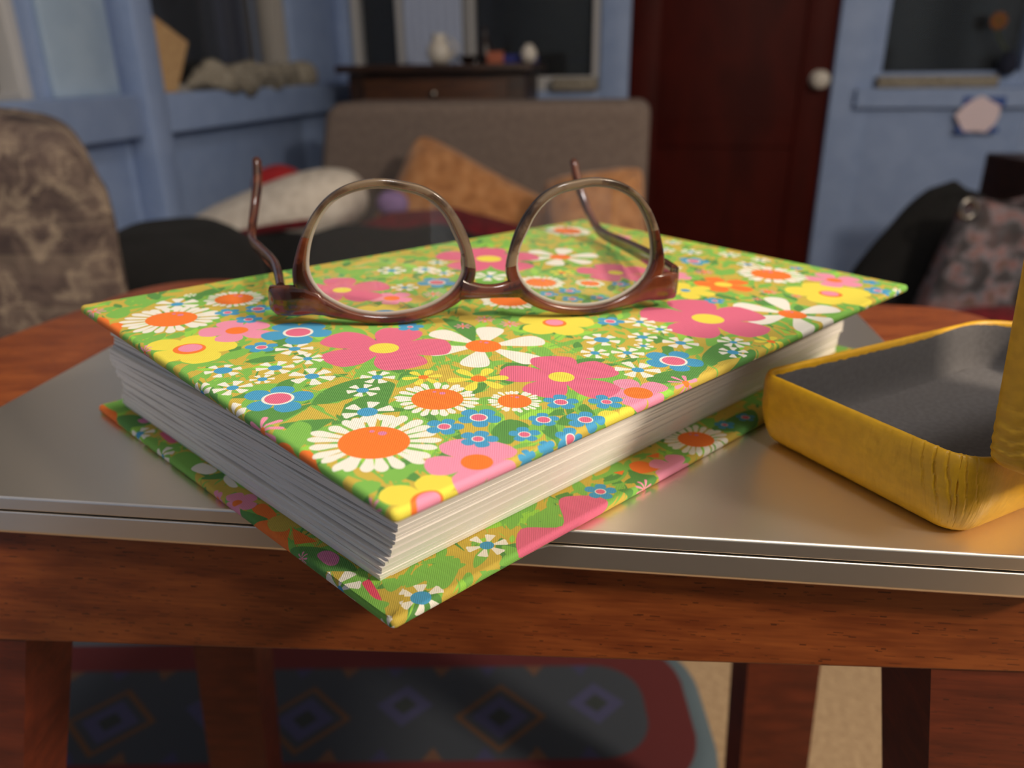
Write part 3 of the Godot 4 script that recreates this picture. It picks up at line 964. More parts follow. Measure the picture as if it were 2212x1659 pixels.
func build_eyeglasses() -> void:
	var along := Vector3(0.97328, 0, -0.22963)
	var roll := Basis(Vector3(0.22963, 0, 0.97328), -deg_to_rad(2.1))
	along = roll * along
	var front := Vector3(0.22963, 0, 0.97328)
	var high := front.cross(along).normalized()
	if high.y < 0: high = -high
	var o := at(-0.0669, 0.0505, -0.2326)
	var mm := 0.000935
	var t := thing("eyeglasses", "tortoiseshell eyeglasses standing upside down on the flower journal", "eyeglasses", o + along * 0.066)
	# in the frame's own axes, millimetres: x along the front, y up, z towards the viewer; the front is slightly bowed
	var put := func(x: float, y: float, z: float) -> Vector3:
		var bow := pow((x - 66.0) / 72.0, 2.0) * 5.0
		return o + (along * x + high * y + front * (z - bow)) * mm
	var mesh_low := Build.new()
	var mesh_high := Build.new()
	for lens_k in 2:
		var rows := []
		var path := PackedVector3Array()
		var n := 96
		for k in n + 1:
			var a := 360.0 * k / n
			var ri := ring_value(RIM_INNER, a)
			var ro := ring_value(RIM_OUTER, a)
			var s := 1.0 if lens_k == 0 else -1.0
			var cx := 30.9 if lens_k == 0 else 101.1
			var dir := Vector2(cos(deg_to_rad(a)) * s, sin(deg_to_rad(a)))
			var rm := (ri + ro) / 2.0
			var half := (ro - ri) / 2.0
			var depth := 1.9
			var row := PackedVector3Array()
			for j in 14:
				var w := TAU * j / 14
				var u := signf(cos(w)) * pow(absf(cos(w)), 0.62) * half
				var z := signf(sin(w)) * pow(absf(sin(w)), 0.62) * depth
				row.append(put.call(cx + dir.x * (rm + u), 21.0 + dir.y * (rm + u), z))
			rows.append(row)
			path.append(put.call(cx + dir.x * rm, 21.0 + dir.y * rm, 0.0))
		# the upper arch is a paler acetate than the brow with its end pieces
		var cut0 := int(n * 352.0 / 360.0)
		var cut1 := int(n * 172.0 / 360.0)
		mesh_high.grid_tube(rows.slice(0, cut1 + 1), path.slice(0, cut1 + 1), false)
		mesh_low.grid_tube(rows.slice(cut1, cut0 + 1), path.slice(cut1, cut0 + 1), false)
		mesh_high.grid_tube(rows.slice(cut0), path.slice(cut0), false)
		# end piece, wrapping back to the hinge
		var s2 := 1.0 if lens_k == 0 else -1.0
		var c2 := 66.0
		var ep := PackedVector3Array()
		for q in [[-54.0, 0.3, 0.1], [-56.5, 1.9, 0.2], [-59.5, 3.9, 0.2], [-63.0, 4.9, 0.3], [-67.5, 4.9, 0.2], [-71.4, 4.7, -0.8], [-72.8, 4.8, -3.4], [-73.0, 5.0, -6.5]]:
			ep.append(put.call(c2 + q[0] * s2, q[1], q[2]))
		mesh_low.sweep(ep, PackedVector2Array([Vector2(1.6, 0.9) * 0.001, Vector2(1.75, 2.3) * 0.001, Vector2(1.9, 3.9) * 0.001, Vector2(2.0, 4.9) * 0.001, Vector2(2.0, 5.0) * 0.001, Vector2(2.0, 4.8) * 0.001, Vector2(1.9, 4.3) * 0.001, Vector2(1.7, 3.5) * 0.001]), high, false, 3.2, 16)
	# bridge with the two nose pads moulded on
	var br := PackedVector3Array()
	var bs := PackedVector2Array()
	for k in 13:
		var x := lerpf(55.5, 76.5, k / 12.0)
		var f := absf(x - 66.0) / 10.5
		br.append(put.call(x, 6.7 + 1.2 * f * f, 0.3))
		bs.append(Vector2(2.0, 2.2 + 1.6 * f * f) * 0.001)
	mesh_low.sweep(br, bs, high, false, 2.8, 14)
	for s in [-1.0, 1.0]:
		var pad := PackedVector3Array([put.call(66.0 + s * 9.3, 9.5, -1.0), put.call(66.0 + s * 8.6, 13.0, -2.4), put.call(66.0 + s * 8.9, 17.0, -2.6), put.call(66.0 + s * 9.6, 20.0, -1.0)])
		mesh_high.sweep(pad, PackedVector2Array([Vector2(0.7, 0.8) * 0.001, Vector2(1.1, 1.5) * 0.001, Vector2(1.1, 1.5) * 0.001, Vector2(0.6, 0.7) * 0.001]), front)
	var brow := obj("brow", mesh_low, M.tortoiseshell, t)
	brow.set_meta("label", "reddish brown brow with bridge and end pieces")
	var arch := obj("rim", mesh_high, M.pale_tortoiseshell, t)
	arch.set_meta("label", "paler mottled rims")
	for lens_k in 2:
		var b := Build.new()
		var cx := 30.9 if lens_k == 0 else 101.1
		var s := 1.0 if lens_k == 0 else -1.0
		for side in [0.0, -1.6]:
			var rows := []
			for a in 9:
				var row := PackedVector3Array()
				for k in 64:
					var ang := TAU * k / 64
					var rr := (ring_value(RIM_INNER, 360.0 * k / 64) + 0.4) * maxf(a / 8.0, 0.001)
					row.append(put.call(cx + cos(ang) * rr * s, 21.0 + sin(ang) * rr, side + 0.9 - rr * rr * 0.0012))
				rows.append(row)
			b.grid(rows, true, false, front if side == 0.0 else -front)
		var glass := obj("lens", b, M.lens, t)
		b = Build.new()
		var edge := PackedVector3Array()
		for k in 64: edge.append(put.call(cx + cos(TAU * k / 64) * (ring_value(RIM_INNER, 360.0 * k / 64) - 0.25) * s, 21.0 + sin(TAU * k / 64) * (ring_value(RIM_INNER, 360.0 * k / 64) - 0.25), -0.9))
		b.sweep(edge, PackedVector2Array([Vector2(0.00065, 0.00030)]), front, true, 2.0, 8)
		var ground := obj("lens_edge", b, M.ground_glass, glass)
		ground.set_meta("label", "pale ground edge of the lens")
	# temples run back over the cover and hook upwards
	for q in [[Vector3(-0.0722, 0.0562, -0.2395), Vector3(-0.0850, 0.0552, -0.2780), Vector3(-0.1005, 0.0535, -0.3130), Vector3(-0.1105, 0.0532, -0.3340), Vector3(-0.1140, 0.0560, -0.3450), Vector3(-0.1145, 0.0640, -0.3540), Vector3(-0.1140, 0.0740, -0.3610), Vector3(-0.1145, 0.0850, -0.3670)],
			[Vector3(0.0578, 0.0530, -0.2690), Vector3(0.0545, 0.0512, -0.3050), Vector3(0.0505, 0.0480, -0.3450), Vector3(0.0448, 0.0476, -0.3680), Vector3(0.0415, 0.0500, -0.3775), Vector3(0.0375, 0.0580, -0.3860), Vector3(0.0340, 0.0680, -0.3930), Vector3(0.0315, 0.0790, -0.3985)]]:
		var ctl := PackedVector3Array()
		for p in q: ctl.append(at(p.x, p.y + 0.0006, p.z))
		var path := PackedVector3Array()
		var sizes := PackedVector2Array()
		for k in 7:
			for j in 6:
				var u := j / 6.0
				path.append(ctl[k].cubic_interpolate(ctl[k + 1], ctl[maxi(k - 1, 0)], ctl[mini(k + 2, 7)], u))
				var w := (k + u) / 7.0
				sizes.append(Vector2(1.6 + 0.25 * smoothstep(0.6, 0.9, w), lerpf(3.4, 2.5, smoothstep(0.0, 0.55, w)) + 0.4 * smoothstep(0.75, 0.95, w) - 1.2 * smoothstep(0.96, 1.0, w)) * 0.001)
		path.append(ctl[7]); sizes.append(Vector2(0.9, 1.1) * 0.001)
		var b := Build.new()
		b.sweep(path, sizes, Vector3(0, 0.9, 0.43), false, 2.8, 14)
		obj("temple", b, M.tortoiseshell, t)
		b = Build.new()
		var h := ctl[0]
		b.sweep(PackedVector3Array([h + Vector3(0, -0.0026, 0.0008), h + Vector3(0, 0.0026, 0.0008)]), PackedVector2Array([Vector2(0.0013, 0.0013)]), Vector3.RIGHT, false, 2.0, 10)
		obj("hinge", b, M.steel, t)


# ---------------------------------------------------------------- the case
# a tray with its opening upwards: rows of points round the outline, given as [inset, height]
func tray_rows(o: PackedVector2Array, prof: Array, xf: Transform3D, crease: Callable) -> Array:
	var m := o.size()
	var normals := PackedVector2Array()
	var area := 0.0
	for k in m: area += o[k].cross(o[(k + 1) % m])
	for k in m:
		var d := (o[(k + 1) % m] - o[(k - 1 + m) % m]).normalized()
		normals.append(Vector2(d.y, -d.x) * signf(area))
	var rows := []
	for g in prof:
		var row := PackedVector3Array()
		for k in m:
			var p: Vector2 = o[k] - normals[k] * (g[0] + crease.call(o[k], g[1]))
			row.append(xf * Vector3(p.x, g[1], p.y))
		rows.append(row)
	return rows


func tray_cap(b: Build, row: PackedVector3Array, nn: Vector3, flat_x: Vector3, flat_y: Vector3) -> void:
	var flat := PackedVector2Array()
	for p in row: flat.append(Vector2(p.dot(flat_x), p.dot(flat_y)))
	var ids := Geometry2D.triangulate_polygon(flat)
	var base := b.v.size()
	for p in row: b.add(p, nn)
	for k in range(0, ids.size(), 3): b.tri(base + ids[k], base + ids[k + 1], base + ids[k + 2])


func build_case() -> void:
	var long := Vector3(0.8894, 0, -0.4572)
	var short := Vector3(0.4572, 0, 0.8894)          # from the far edge towards the hinge
	var corner := at(0.0828, 0.0004, -0.2462)
	var wide := 0.0795
	var len_ := 0.131
	var t := thing("eyeglass_case", "open yellow leather eyeglass case lined with grey felt", "case", corner + long * len_ / 2 + short * wide / 2)
	var o := Build.dense(Build.rounded(PackedVector2Array([Vector2(0, 0), Vector2(len_, 0), Vector2(len_, wide), Vector2(0, wide)]), 0.014, 18, [0.0075, 0.020, 0.016, 0.012]), 0.0022)
	var f := FastNoiseLite.new()
	f.seed = 8; f.frequency = 0.35
	# creases in the leather round the corner at the hinge: narrow folds that run down the wall
	var folds := [[-0.0200, 0.0004, 0.55], [-0.0165, 0.0008, 0.35], [-0.0128, 0.0014, 0.25], [-0.0092, 0.0011, 0.18], [-0.0058, 0.0015, 0.22], [-0.0026, 0.0010, 0.4], [0.0012, 0.0006, 0.5]]
	var crease_base := func(p: Vector2, y: float) -> float:
		var along_end := p.y - wide + (p.x if p.y > wide - 0.006 else 0.0) + f.get_noise_2d(y * 4000.0, 3.0) * 0.0009 - (0.024 - y) * 0.22
		var c := 0.0
		if p.x < 0.02:
			for q in folds:
				c += q[1] * 0.34 * exp(-pow((along_end - q[0]) / 0.00034, 2.0)) * smoothstep(0.026 * q[2] - 0.004, 0.026 * q[2] + 0.006, y)
		return c + f.get_noise_2d(p.x * 600.0 + p.y * 900.0, y * 500.0) * 0.0001
	var none := func(_p: Vector2, _y: float) -> float: return 0.0
	var dense_o := PackedVector2Array()
	for k in o.size():
		var a := o[k]
		var c := o[(k + 1) % o.size()]
		var fine := 18 if a.x < 0.02 and a.y > wide - 0.034 else 1
		for j in fine: dense_o.append(a.lerp(c, float(j) / fine))
	var outer := [[0.0072, 0.0], [0.0064, 0.0002], [0.0050, 0.0009], [0.0036, 0.0024], [0.0023, 0.0050], [0.0012, 0.0082], [0.0004, 0.0115], [0.0001, 0.0130], [0.0, 0.0145], [0.0, 0.0155], [0.0, 0.0165], [0.0, 0.0175], [0.0, 0.0185], [0.0, 0.0195], [0.0, 0.0205], [0.0, 0.0213], [0.0, 0.0222], [0.0002, 0.0238], [0.0007, 0.0250], [0.0014, 0.0255], [0.0022, 0.0252], [0.0027, 0.0243], [0.0029, 0.0230]]
	var xf := Transform3D(Basis(long, Vector3.UP, short), corner)
	var b := Build.new()
	var rows := tray_rows(dense_o, outer, xf, crease_base)
	b.grid(rows, true, false)
	fix_inner(b, rows, xf, len_, wide)
	tray_cap(b, rows[0], Vector3.DOWN, long, short)
	var shell := obj("tray", b, M.yellow_leather, t)
	shell.set_meta("label", "yellow leather tray with creased corner")
	b = Build.new()
	var inner := [[0.0027, 0.0238], [0.0034, 0.0215], [0.0040, 0.0160], [0.0048, 0.0110], [0.0058, 0.0075], [0.0071, 0.0060]]
	rows = tray_rows(o, inner, xf, none)
	b.grid(rows, true, false, Vector3.UP)
	tray_cap(b, rows[rows.size() - 1], Vector3.UP, long, short)
	# the felt swells a little over the far corner
	for k in b.v.size():
		var q := xf.affine_inverse() * b.v[k]
		b.v[k] += Vector3.UP * 0.004 * exp(-(pow((q.x - 0.105) / 0.012, 2.0) + pow((q.z - 0.020) / 0.016, 2.0)))
	obj("tray_lining", b, M.grey_felt, t)

	# the lid, hinged on the near long edge and standing upright, its opening turned to the tray
	var lean := deg_to_rad(3.0)
	var z_ax := (Vector3.UP * cos(lean) - short * sin(lean)).normalized()
	var y_ax := z_ax.cross(long).normalized()
	if y_ax.dot(short) > 0.0: y_ax = -y_ax
	var deep := 0.0215
	var lid_xf := Transform3D(Basis(long, y_ax, z_ax), corner + short * (wide - 0.0005) + Vector3.UP * 0.0245 - y_ax * deep)
	var crease_lid := func(p: Vector2, y: float) -> float:
		var c := 0.0
		var w := p.y + f.get_noise_2d(p.x * 700.0, y * 600.0) * 0.0018
		for q in [[0.0045, 0.0009], [0.0075, 0.0011], [0.0105, 0.0008], [0.0140, 0.0006], [0.0185, 0.0003]]:
			c += q[1] * 0.7 * exp(-pow((w - q[0]) / 0.0007, 2.0))
		return c
	var lo := Build.dense(Build.rounded(PackedVector2Array([Vector2(0.0015, 0), Vector2(len_, 0), Vector2(len_, wide), Vector2(0.0015, wide)]), 0.012, 18, [0.007, 0.016, 0.016, 0.014]), 0.0008)
	var prof := [[0.0066, 0.0], [0.0058, 0.0004], [0.0046, 0.0016], [0.0032, 0.0036], [0.0015, 0.0062], [0.0004, 0.0095], [0.0, 0.0125], [0.0, 0.0155], [0.0, 0.0180], [0.0003, 0.0198], [0.0009, 0.0210], [0.0016, 0.0214], [0.0023, 0.0210], [0.0028, 0.0200], [0.0029, 0.0190]]
	b = Build.new()
	rows = tray_rows(lo, prof, lid_xf, crease_lid)
	b.grid(rows, true, false)
	fix_inner(b, rows, lid_xf, len_, wide)
	tray_cap(b, rows[0], -y_ax, long, z_ax)
	var lid := obj("lid", b, M.yellow_leather, t)
	lid.set_meta("label", "yellow leather lid standing upright")
	b = Build.new()
	rows = tray_rows(lo, [[0.0027, 0.0196], [0.0036, 0.0160], [0.0046, 0.0100], [0.0056, 0.0065], [0.0066, 0.0055]], lid_xf, none)
	b.grid(rows, true, false, y_ax)
	tray_cap(b, rows[rows.size() - 1], y_ax, long, z_ax)
	obj("lid_lining", b, M.grey_felt, t)
	# the leather strip of the hinge
	b = Build.new()
	var hp := PackedVector3Array()
	for k in 9: hp.append(corner + long * lerpf(0.016, len_ - 0.016, k / 8.0) + short * (wide - 0.0020) + Vector3.UP * 0.0238)
	b.sweep(hp, PackedVector2Array([Vector2(0.0022, 0.0020)]), Vector3.UP, false, 2.0, 10)
	obj("hinge", b, M.yellow_leather, t)


# a tray's surface turns over at its rim, so take each normal's side from the wall it lies on
func fix_inner(b: Build, rows: Array, xf: Transform3D, len_: float, wide: float) -> void:
	var nc: int = rows[0].size()
	var inv := xf.affine_inverse()
	var mid := Vector2(len_ / 2, wide / 2)
	var vote := 0.0
	for k in nc:
		var p := inv * b.v[5 * nc + k]
		var nn := inv.basis * b.n[5 * nc + k]
		vote += Vector2(nn.x, nn.z).dot(Vector2(p.x, p.z) - mid)
	if vote < 0.0:
		for k in b.n.size(): b.n[k] = -b.n[k]
		for k in range(0, b.i.size(), 3):
			var s := b.i[k + 1]
			b.i[k + 1] = b.i[k + 2]; b.i[k + 2] = s


# ---------------------------------------------------------------- the room behind
func turned(p: Vector3, deg := 0.0) -> Transform3D:
	return Transform3D(Basis(ALONG, Vector3.UP, INTO) * Basis(Vector3.UP, deg_to_rad(deg)), p)


func build_couch() -> void:
	var t := thing("couch", "beige fabric two seat couch against the back wall under the desk edge", "couch", in_room(0.70, 0, 1.15))
	var b := Build.new()
	# back: a cushioned slab with rounded upper corners, leaning slightly
	var o := PackedVector2Array([Vector2(0.150, 0.10), Vector2(1.157, 0.10), Vector2(1.157, 0.798), Vector2(0.285, 0.798)])
	var lean := Basis(ALONG, INTO, -Vector3.UP)           # outline drawn in along / up
	b.slab(Build.rounded(o, 0.03, 8, [0.034, 0.034, 0.036, 0.06]), 0.72, 0.93, 0.03, 0.02, 6, Transform3D(Basis(ALONG, INTO, Vector3.UP), CORNER))
	var bk := obj("back", b, M.couch_cloth, t)
	bk.set_meta("label", "plain beige couch back")
	b = Build.new()
	b.box(Vector3(0.10, 0.10, 0.72), Vector3(1.157, 0.30, 1.75), 0.015, room())
	obj("base", b, M.couch_cloth, t)
	for k in 2:
		b = Build.new()
		b.lump(Vector3(0.262, 0.07, 0.41), 6.0, 0.006, 0.2, 60 + k, turned(in_room(0.365 + k * 0.528, 0.365, 1.335)), 48, 20)
		obj("seat_cushion", b, M.couch_cloth, t)
	for q in [[0.15, 0.78], [1.10, 0.78], [0.15, 1.69], [1.10, 1.69]]:
		b = Build.new()
		b.lathe(PackedVector2Array([Vector2(0, 0), Vector2(0.018, 0), Vector2(0.026, 0.10), Vector2(0, 0.10)]), 16, Transform3D(Basis(), in_room(q[0], 0, q[1])))
		obj("leg", b, M.dark_wood, t)


func build_couch_things() -> void:
	# an orange plush cushion lying aslant against the back
	var b := Build.new()
	var xf := Transform3D(Basis(ALONG, Vector3.UP, INTO) * Basis(Vector3(0, 0, 1), deg_to_rad(-27)) * Basis(Vector3(1, 0, 0), deg_to_rad(-24)), in_room(0.735, 0.505, 1.13))
	cushion(b, 0.255, 0.165, 0.08, xf, 71)
	tag(obj("plush_cushion", b, M.orange_plush), "orange brown plush cushion lying aslant on the beige couch", "cushion")
	b = Build.new()
	cushion(b, 0.12, 0.11, 0.055, Transform3D(Basis(ALONG, Vector3.UP, INTO) * Basis(Vector3(0, 0, 1), deg_to_rad(8)) * Basis(Vector3(1, 0, 0), deg_to_rad(-35)), in_room(1.045, 0.575, 1.30)), 72)
	tag(obj("small_cushion", b, M.orange_plush), "smaller orange plush cushion at the right end of the couch", "cushion")
	# a rolled white quilt sloping down to the left
	b = Build.new()
	xf = Transform3D(Basis(ALONG, Vector3.UP, INTO) * Basis(Vector3(0, 0, 1), deg_to_rad(21)), in_room(0.275, 0.535, 1.36))
	b.lump(Vector3(0.27, 0.088, 0.16), 2.6, 0.018, 0.25, 73, xf, 56, 28)
	tag(obj("quilt", b, M.white_cloth), "rolled off-white quilt on the left half of the couch", "quilt")
	b = Build.new()
	b.lump(Vector3(0.062, 0.055, 0.06), 2.4, 0.012, 0.4, 74, turned(in_room(0.262, 0.612, 1.22), 10), 32, 20)
	tag(obj("red_cloth", b, M.red_cloth), "small bright red folded cloth behind the white quilt", "cloth")
	# black jacket with a thin crimson edge, heaped over the front of the seat
	var t := thing("jacket", "heaped black jacket with crimson edging in front of the couch", "jacket", in_room(0.42, 0.43, 1.62))
	b = Build.new()
	var crest := func(u: float) -> Vector3: return in_room(lerpf(0.07, 1.02, u), 0.575 + 0.035 * sin(u * 2.6 + 0.2) - 0.11 * pow(1.0 - u, 3.0) - 0.02 * u, 1.55)
	var rows := []
	for a in 22:
		var v := a / 21.0
		var row := PackedVector3Array()
		for c in 40:
			var u := c / 39.0
			var p: Vector3 = crest.call(u)
			var back := 0.14 * cos(PI * v)
			p += INTO * (-back + 0.015 * sin(u * 23.0 + v * 5.0)) + Vector3.UP * (sin(PI * v) * 0.10 - 0.10 - (0.14 if v > 0.5 else 0.06) * absf(v - 0.5) * 2.0 + 0.008 * sin(u * 31.0 + v * 9.0))
			row.append(p)
		rows.append(row)
	b.grid(rows, false, false, Vector3.UP)
	obj("body", b, M.black_cloth, t)
	b = Build.new()
	var line := PackedVector3Array()
	for c in 16:
		var u := 0.04 + c / 15.0 * 0.40
		line.append(crest.call(u) + Vector3.UP * 0.010 - INTO * 0.01)
	b.sweep(line, PackedVector2Array([Vector2(0.010, 0.009)]), Vector3.UP, false, 2.0, 8)
	var ed := obj("edging", b, M.crimson_cloth, t)
	ed.set_meta("label", "thin crimson edging")
	b = Build.new()
	b.lump(Vector3(0.235, 0.085, 0.13), 2.3, 0.03, 0.3, 75, turned(in_room(0.72, 0.50, 1.38), 4), 48, 24)
	tag(obj("shawl", b, M.crimson_cloth), "dark crimson shawl bundled below the orange cushion", "shawl")
	b = Build.new()
	b.lump(Vector3(0.036, 0.030, 0.03), 2.2, 0.006, 0.4, 76, turned(in_room(0.580, 0.592, 1.30), 0), 28, 16)
	tag(obj("lilac_cloth", b, M.lilac_cloth), "scrap of lilac cloth on top of the crimson shawl", "cloth")


# a stuffed square cushion: pointed corners, thickest in the middle
func cushion(b: Build, w: float, h: float, thick: float, xf: Transform3D, seed_: int) -> void:
	var f := FastNoiseLite.new()
	f.seed = seed_; f.frequency = 2.2
	for side in [1.0, -1.0]:
		var rows := []
		for a in 25:
			var row := PackedVector3Array()
			for c in 25:
				var u := c / 12.0 - 1.0
				var v := a / 12.0 - 1.0
				var round_ := maxf(absf(u), absf(v)) / maxf(pow(pow(absf(u), 5.0) + pow(absf(v), 5.0), 0.2), 0.0001)
				var pinch := 1.0 - 0.10 * (1.0 - pow(absf(u), 2.0)) * pow(absf(v), 3.0)
				var pinch2 := 1.0 - 0.10 * (1.0 - pow(absf(v), 2.0)) * pow(absf(u), 3.0)
				var z := thick * pow(maxf(0.0, (1.0 - pow(absf(u), 2.6)) * (1.0 - pow(absf(v), 2.6))), 0.55)
				z += f.get_noise_2d(u * 2.0, v * 2.0 + side) * 0.16 * z
				row.append(xf * Vector3(u * w * pinch2 * round_, v * h * pinch * round_, side * z))
			rows.append(row)
		b.grid(rows, false, false, xf.basis.z * side)


func build_armchair() -> void:
	var t := thing("armchair", "armchair under a brown swirl patterned throw at the left edge", "armchair", Vector3(-0.70, 0, -1.00))
	var b := Build.new()
	var o := PackedVector2Array([Vector2(-0.98, 0.44), Vector2(-0.447, 0.44), Vector2(-0.446, 0.62), Vector2(-0.446, 0.740), Vector2(-0.478, 0.824), Vector2(-0.600, 0.846), Vector2(-0.98, 0.845)])
	var dense := Build.dense(Build.rounded(o, 0.03, 8, [0.055, 0.055, 0.08, 0.10, 0.056, 0.10, 0.058]), 0.03)
	b.slab(dense, -1.06, -0.88, 0.05, 0.04, 7, Transform3D(Basis(Vector3(1, 0, 0), Vector3(0.52, 0, 1), Vector3(0, 1, 0)), Vector3(0.463, 0, 0)))
	var f := FastNoiseLite.new()
	f.seed = 5; f.frequency = 5.0
	for k in b.v.size(): b.v[k] += b.n[k] * f.get_noise_3dv(b.v[k]) * 0.012
	var bk := obj("throw", b, M.swirl_cloth, t)
	bk.set_meta("label", "brown and beige swirl patterned throw over the back")
	b = Build.new()
	b.lump(Vector3(0.27, 0.085, 0.17), 6.0, 0.008, 0.3, 81, Transform3D(Basis(), Vector3(-0.70, 0.365, -1.12)), 40, 20)
	obj("seat", b, M.swirl_cloth, t)
	b = Build.new()
	b.box(Vector3(-0.98, 0.12, -1.30), Vector3(-0.45, 0.30, -0.92), 0.02)
	obj("frame", b, M.dark_wood, t)
	b = Build.new()
	b.box(Vector3(-0.97, 0.28, -1.04), Vector3(-0.43, 0.50, -0.93), 0.02)
	obj("back_frame", b, M.dark_wood, t)
	for q in [[-0.95, -1.27], [-0.48, -1.27], [-0.95, -0.96], [-0.48, -0.96]]:
		b = Build.new()
		b.lathe(PackedVector2Array([Vector2(0, 0), Vector2(0.016, 0), Vector2(0.024, 0.125), Vector2(0, 0.125)]), 14, Transform3D(Basis(), Vector3(q[0], 0, q[1])))
		obj("leg", b, M.dark_wood, t)
	b = Build.new()
	b.box(Vector3(-0.53, 0.30, -1.28), Vector3(-0.44, 0.565, -0.99), 0.02)
	obj("armrest", b, M.dark_wood, t)
	b = Build.new()
	b.box(Vector3(-0.515, 0.0, -1.285), Vector3(-0.455, 0.31, -1.235), 0.01)
	obj("armrest_post", b, M.dark_wood, t)
	b = Build.new()
	b.lump(Vector3(0.115, 0.075, 0.16), 2.4, 0.022, 0.3, 82, Transform3D(Basis(), Vector3(-0.487, 0.602, -1.12)), 44, 24)
	tag(obj("black_garment", b, M.black_cloth), "black garment dropped beside the swirl patterned armchair", "garment")


func build_desk() -> void:
	var t := thing("desk", "dark brown wooden writing desk behind the couch back", "desk", in_room(0.455, 0, 0.25))
	var b := Build.new()
	rbox(b, 0.13, 0.785, 0.870, 0.894, 0.055, 0.43, 0.006)
	obj("desk_top", b, M.dark_wood, t)
	b = Build.new()
	rbox(b, 0.16, 0.755, 0.755, 0.869, 0.07, 0.385, 0.003)
	obj("body", b, M.dark_wood, t)
	b = Build.new()
	rbox(b, 0.215, 0.70, 0.765, 0.848, 0.386, 0.402, 0.004)
	var dr := obj("drawer", b, M.drawer_wood, t)
	b = Build.new()
	b.lathe(PackedVector2Array([Vector2(0, 0), Vector2(0.006, 0), Vector2(0.006, 0.008), Vector2(0.012, 0.015), Vector2(0.008, 0.022), Vector2(0, 0.023)]), 16, Transform3D(Basis(ALONG, INTO, -Vector3.UP), in_room(0.457, 0.805, 0.401)))
	obj("knob", b, M.steel, dr)
	for q in [[0.165, 0.075], [0.705, 0.075], [0.165, 0.335], [0.705, 0.335]]:
		b = Build.new()
		rbox(b, q[0], q[0] + 0.045, 0.0, 0.756, q[1], q[1] + 0.045, 0.004)
		obj("leg", b, M.dark_wood, t)
	# what stands on it
	var top := 0.8942
	b = Build.new()
	b.lathe(PackedVector2Array([Vector2(0, 0), Vector2(0.022, 0), Vector2(0.036, 0.014), Vector2(0.042, 0.036), Vector2(0.036, 0.060), Vector2(0.022, 0.074), Vector2(0.026, 0.092), Vector2(0.023, 0.0915), Vector2(0.019, 0.076), Vector2(0, 0.07)]), 32, Transform3D(Basis(), in_room(0.462, top, 0.33)))
	t = thing("jug", "squat off-white china jug on the dark desk", "jug", in_room(0.462, top, 0.33))
	obj("body", b, M.porcelain, t)
	b = Build.new()
	var hd := PackedVector3Array()
	for k in 12: hd.append(in_room(0.462, top, 0.33) + ALONG * (0.034 + 0.026 * sin(PI * k / 11.0)) + Vector3.UP * lerpf(0.020, 0.078, k / 11.0))
	b.sweep(hd, PackedVector2Array([Vector2(0.004, 0.005)]), INTO, false, 2.0, 10)
	obj("handle", b, M.porcelain, t)
	b = Build.new()
	b.lathe(PackedVector2Array([Vector2(0, 0), Vector2(0.018, 0), Vector2(0.020, 0.004), Vector2(0.038, 0.024), Vector2(0.0365, 0.025), Vector2(0.016, 0.008), Vector2(0, 0.007)]), 28, Transform3D(Basis(), in_room(0.560, top, 0.34)))
	tag(obj("dark_bowl", b, M.dark_glaze), "small dark glazed bowl beside the jug on the desk", "bowl")
	b = Build.new()
	b.lathe(PackedVector2Array([Vector2(0, 0), Vector2(0.026, 0), Vector2(0.028, 0.006), Vector2(0.024, 0.05), Vector2(0.012, 0.080), Vector2(0.0085, 0.090), Vector2(0.0085, 0.106), Vector2(0.010, 0.108), Vector2(0.010, 0.113), Vector2(0, 0.114)]), 28, Transform3D(Basis(), in_room(0.606, top, 0.28)))
	tag(obj("bottle", b, M.dark_glaze), "dark narrow necked bottle standing on the desk before the night window", "bottle")
	b = Build.new()
	b.box(Vector3(-0.027, 0, -0.02), Vector3(0.027, 0.036, 0.02), 0.002, turned(in_room(0.652, top, 0.35), 12))
	tag(obj("card_box", b, M.orange_card), "small terracotta coloured card box on the desk", "box")
	b = Build.new()
	b.box(Vector3(-0.052, 0, -0.04), Vector3(0.052, 0.026, 0.04), 0.003, turned(in_room(0.725, top, 0.29), -8))
	tag(obj("blue_box", b, M.blue_card), "flat dark blue box at the right end of the desk", "box")
	b = Build.new()
	b.lathe(PackedVector2Array([Vector2(0, 0), Vector2(0.010, 0), Vector2(0.022, 0.008), Vector2(0.0265, 0.024), Vector2(0.022, 0.042), Vector2(0.012, 0.050), Vector2(0.012, 0.056), Vector2(0, 0.057)]), 28, Transform3D(Basis(), in_room(0.766, top, 0.37)))
	tag(obj("white_pot", b, M.porcelain), "round white pot on the right corner of the desk", "pot")


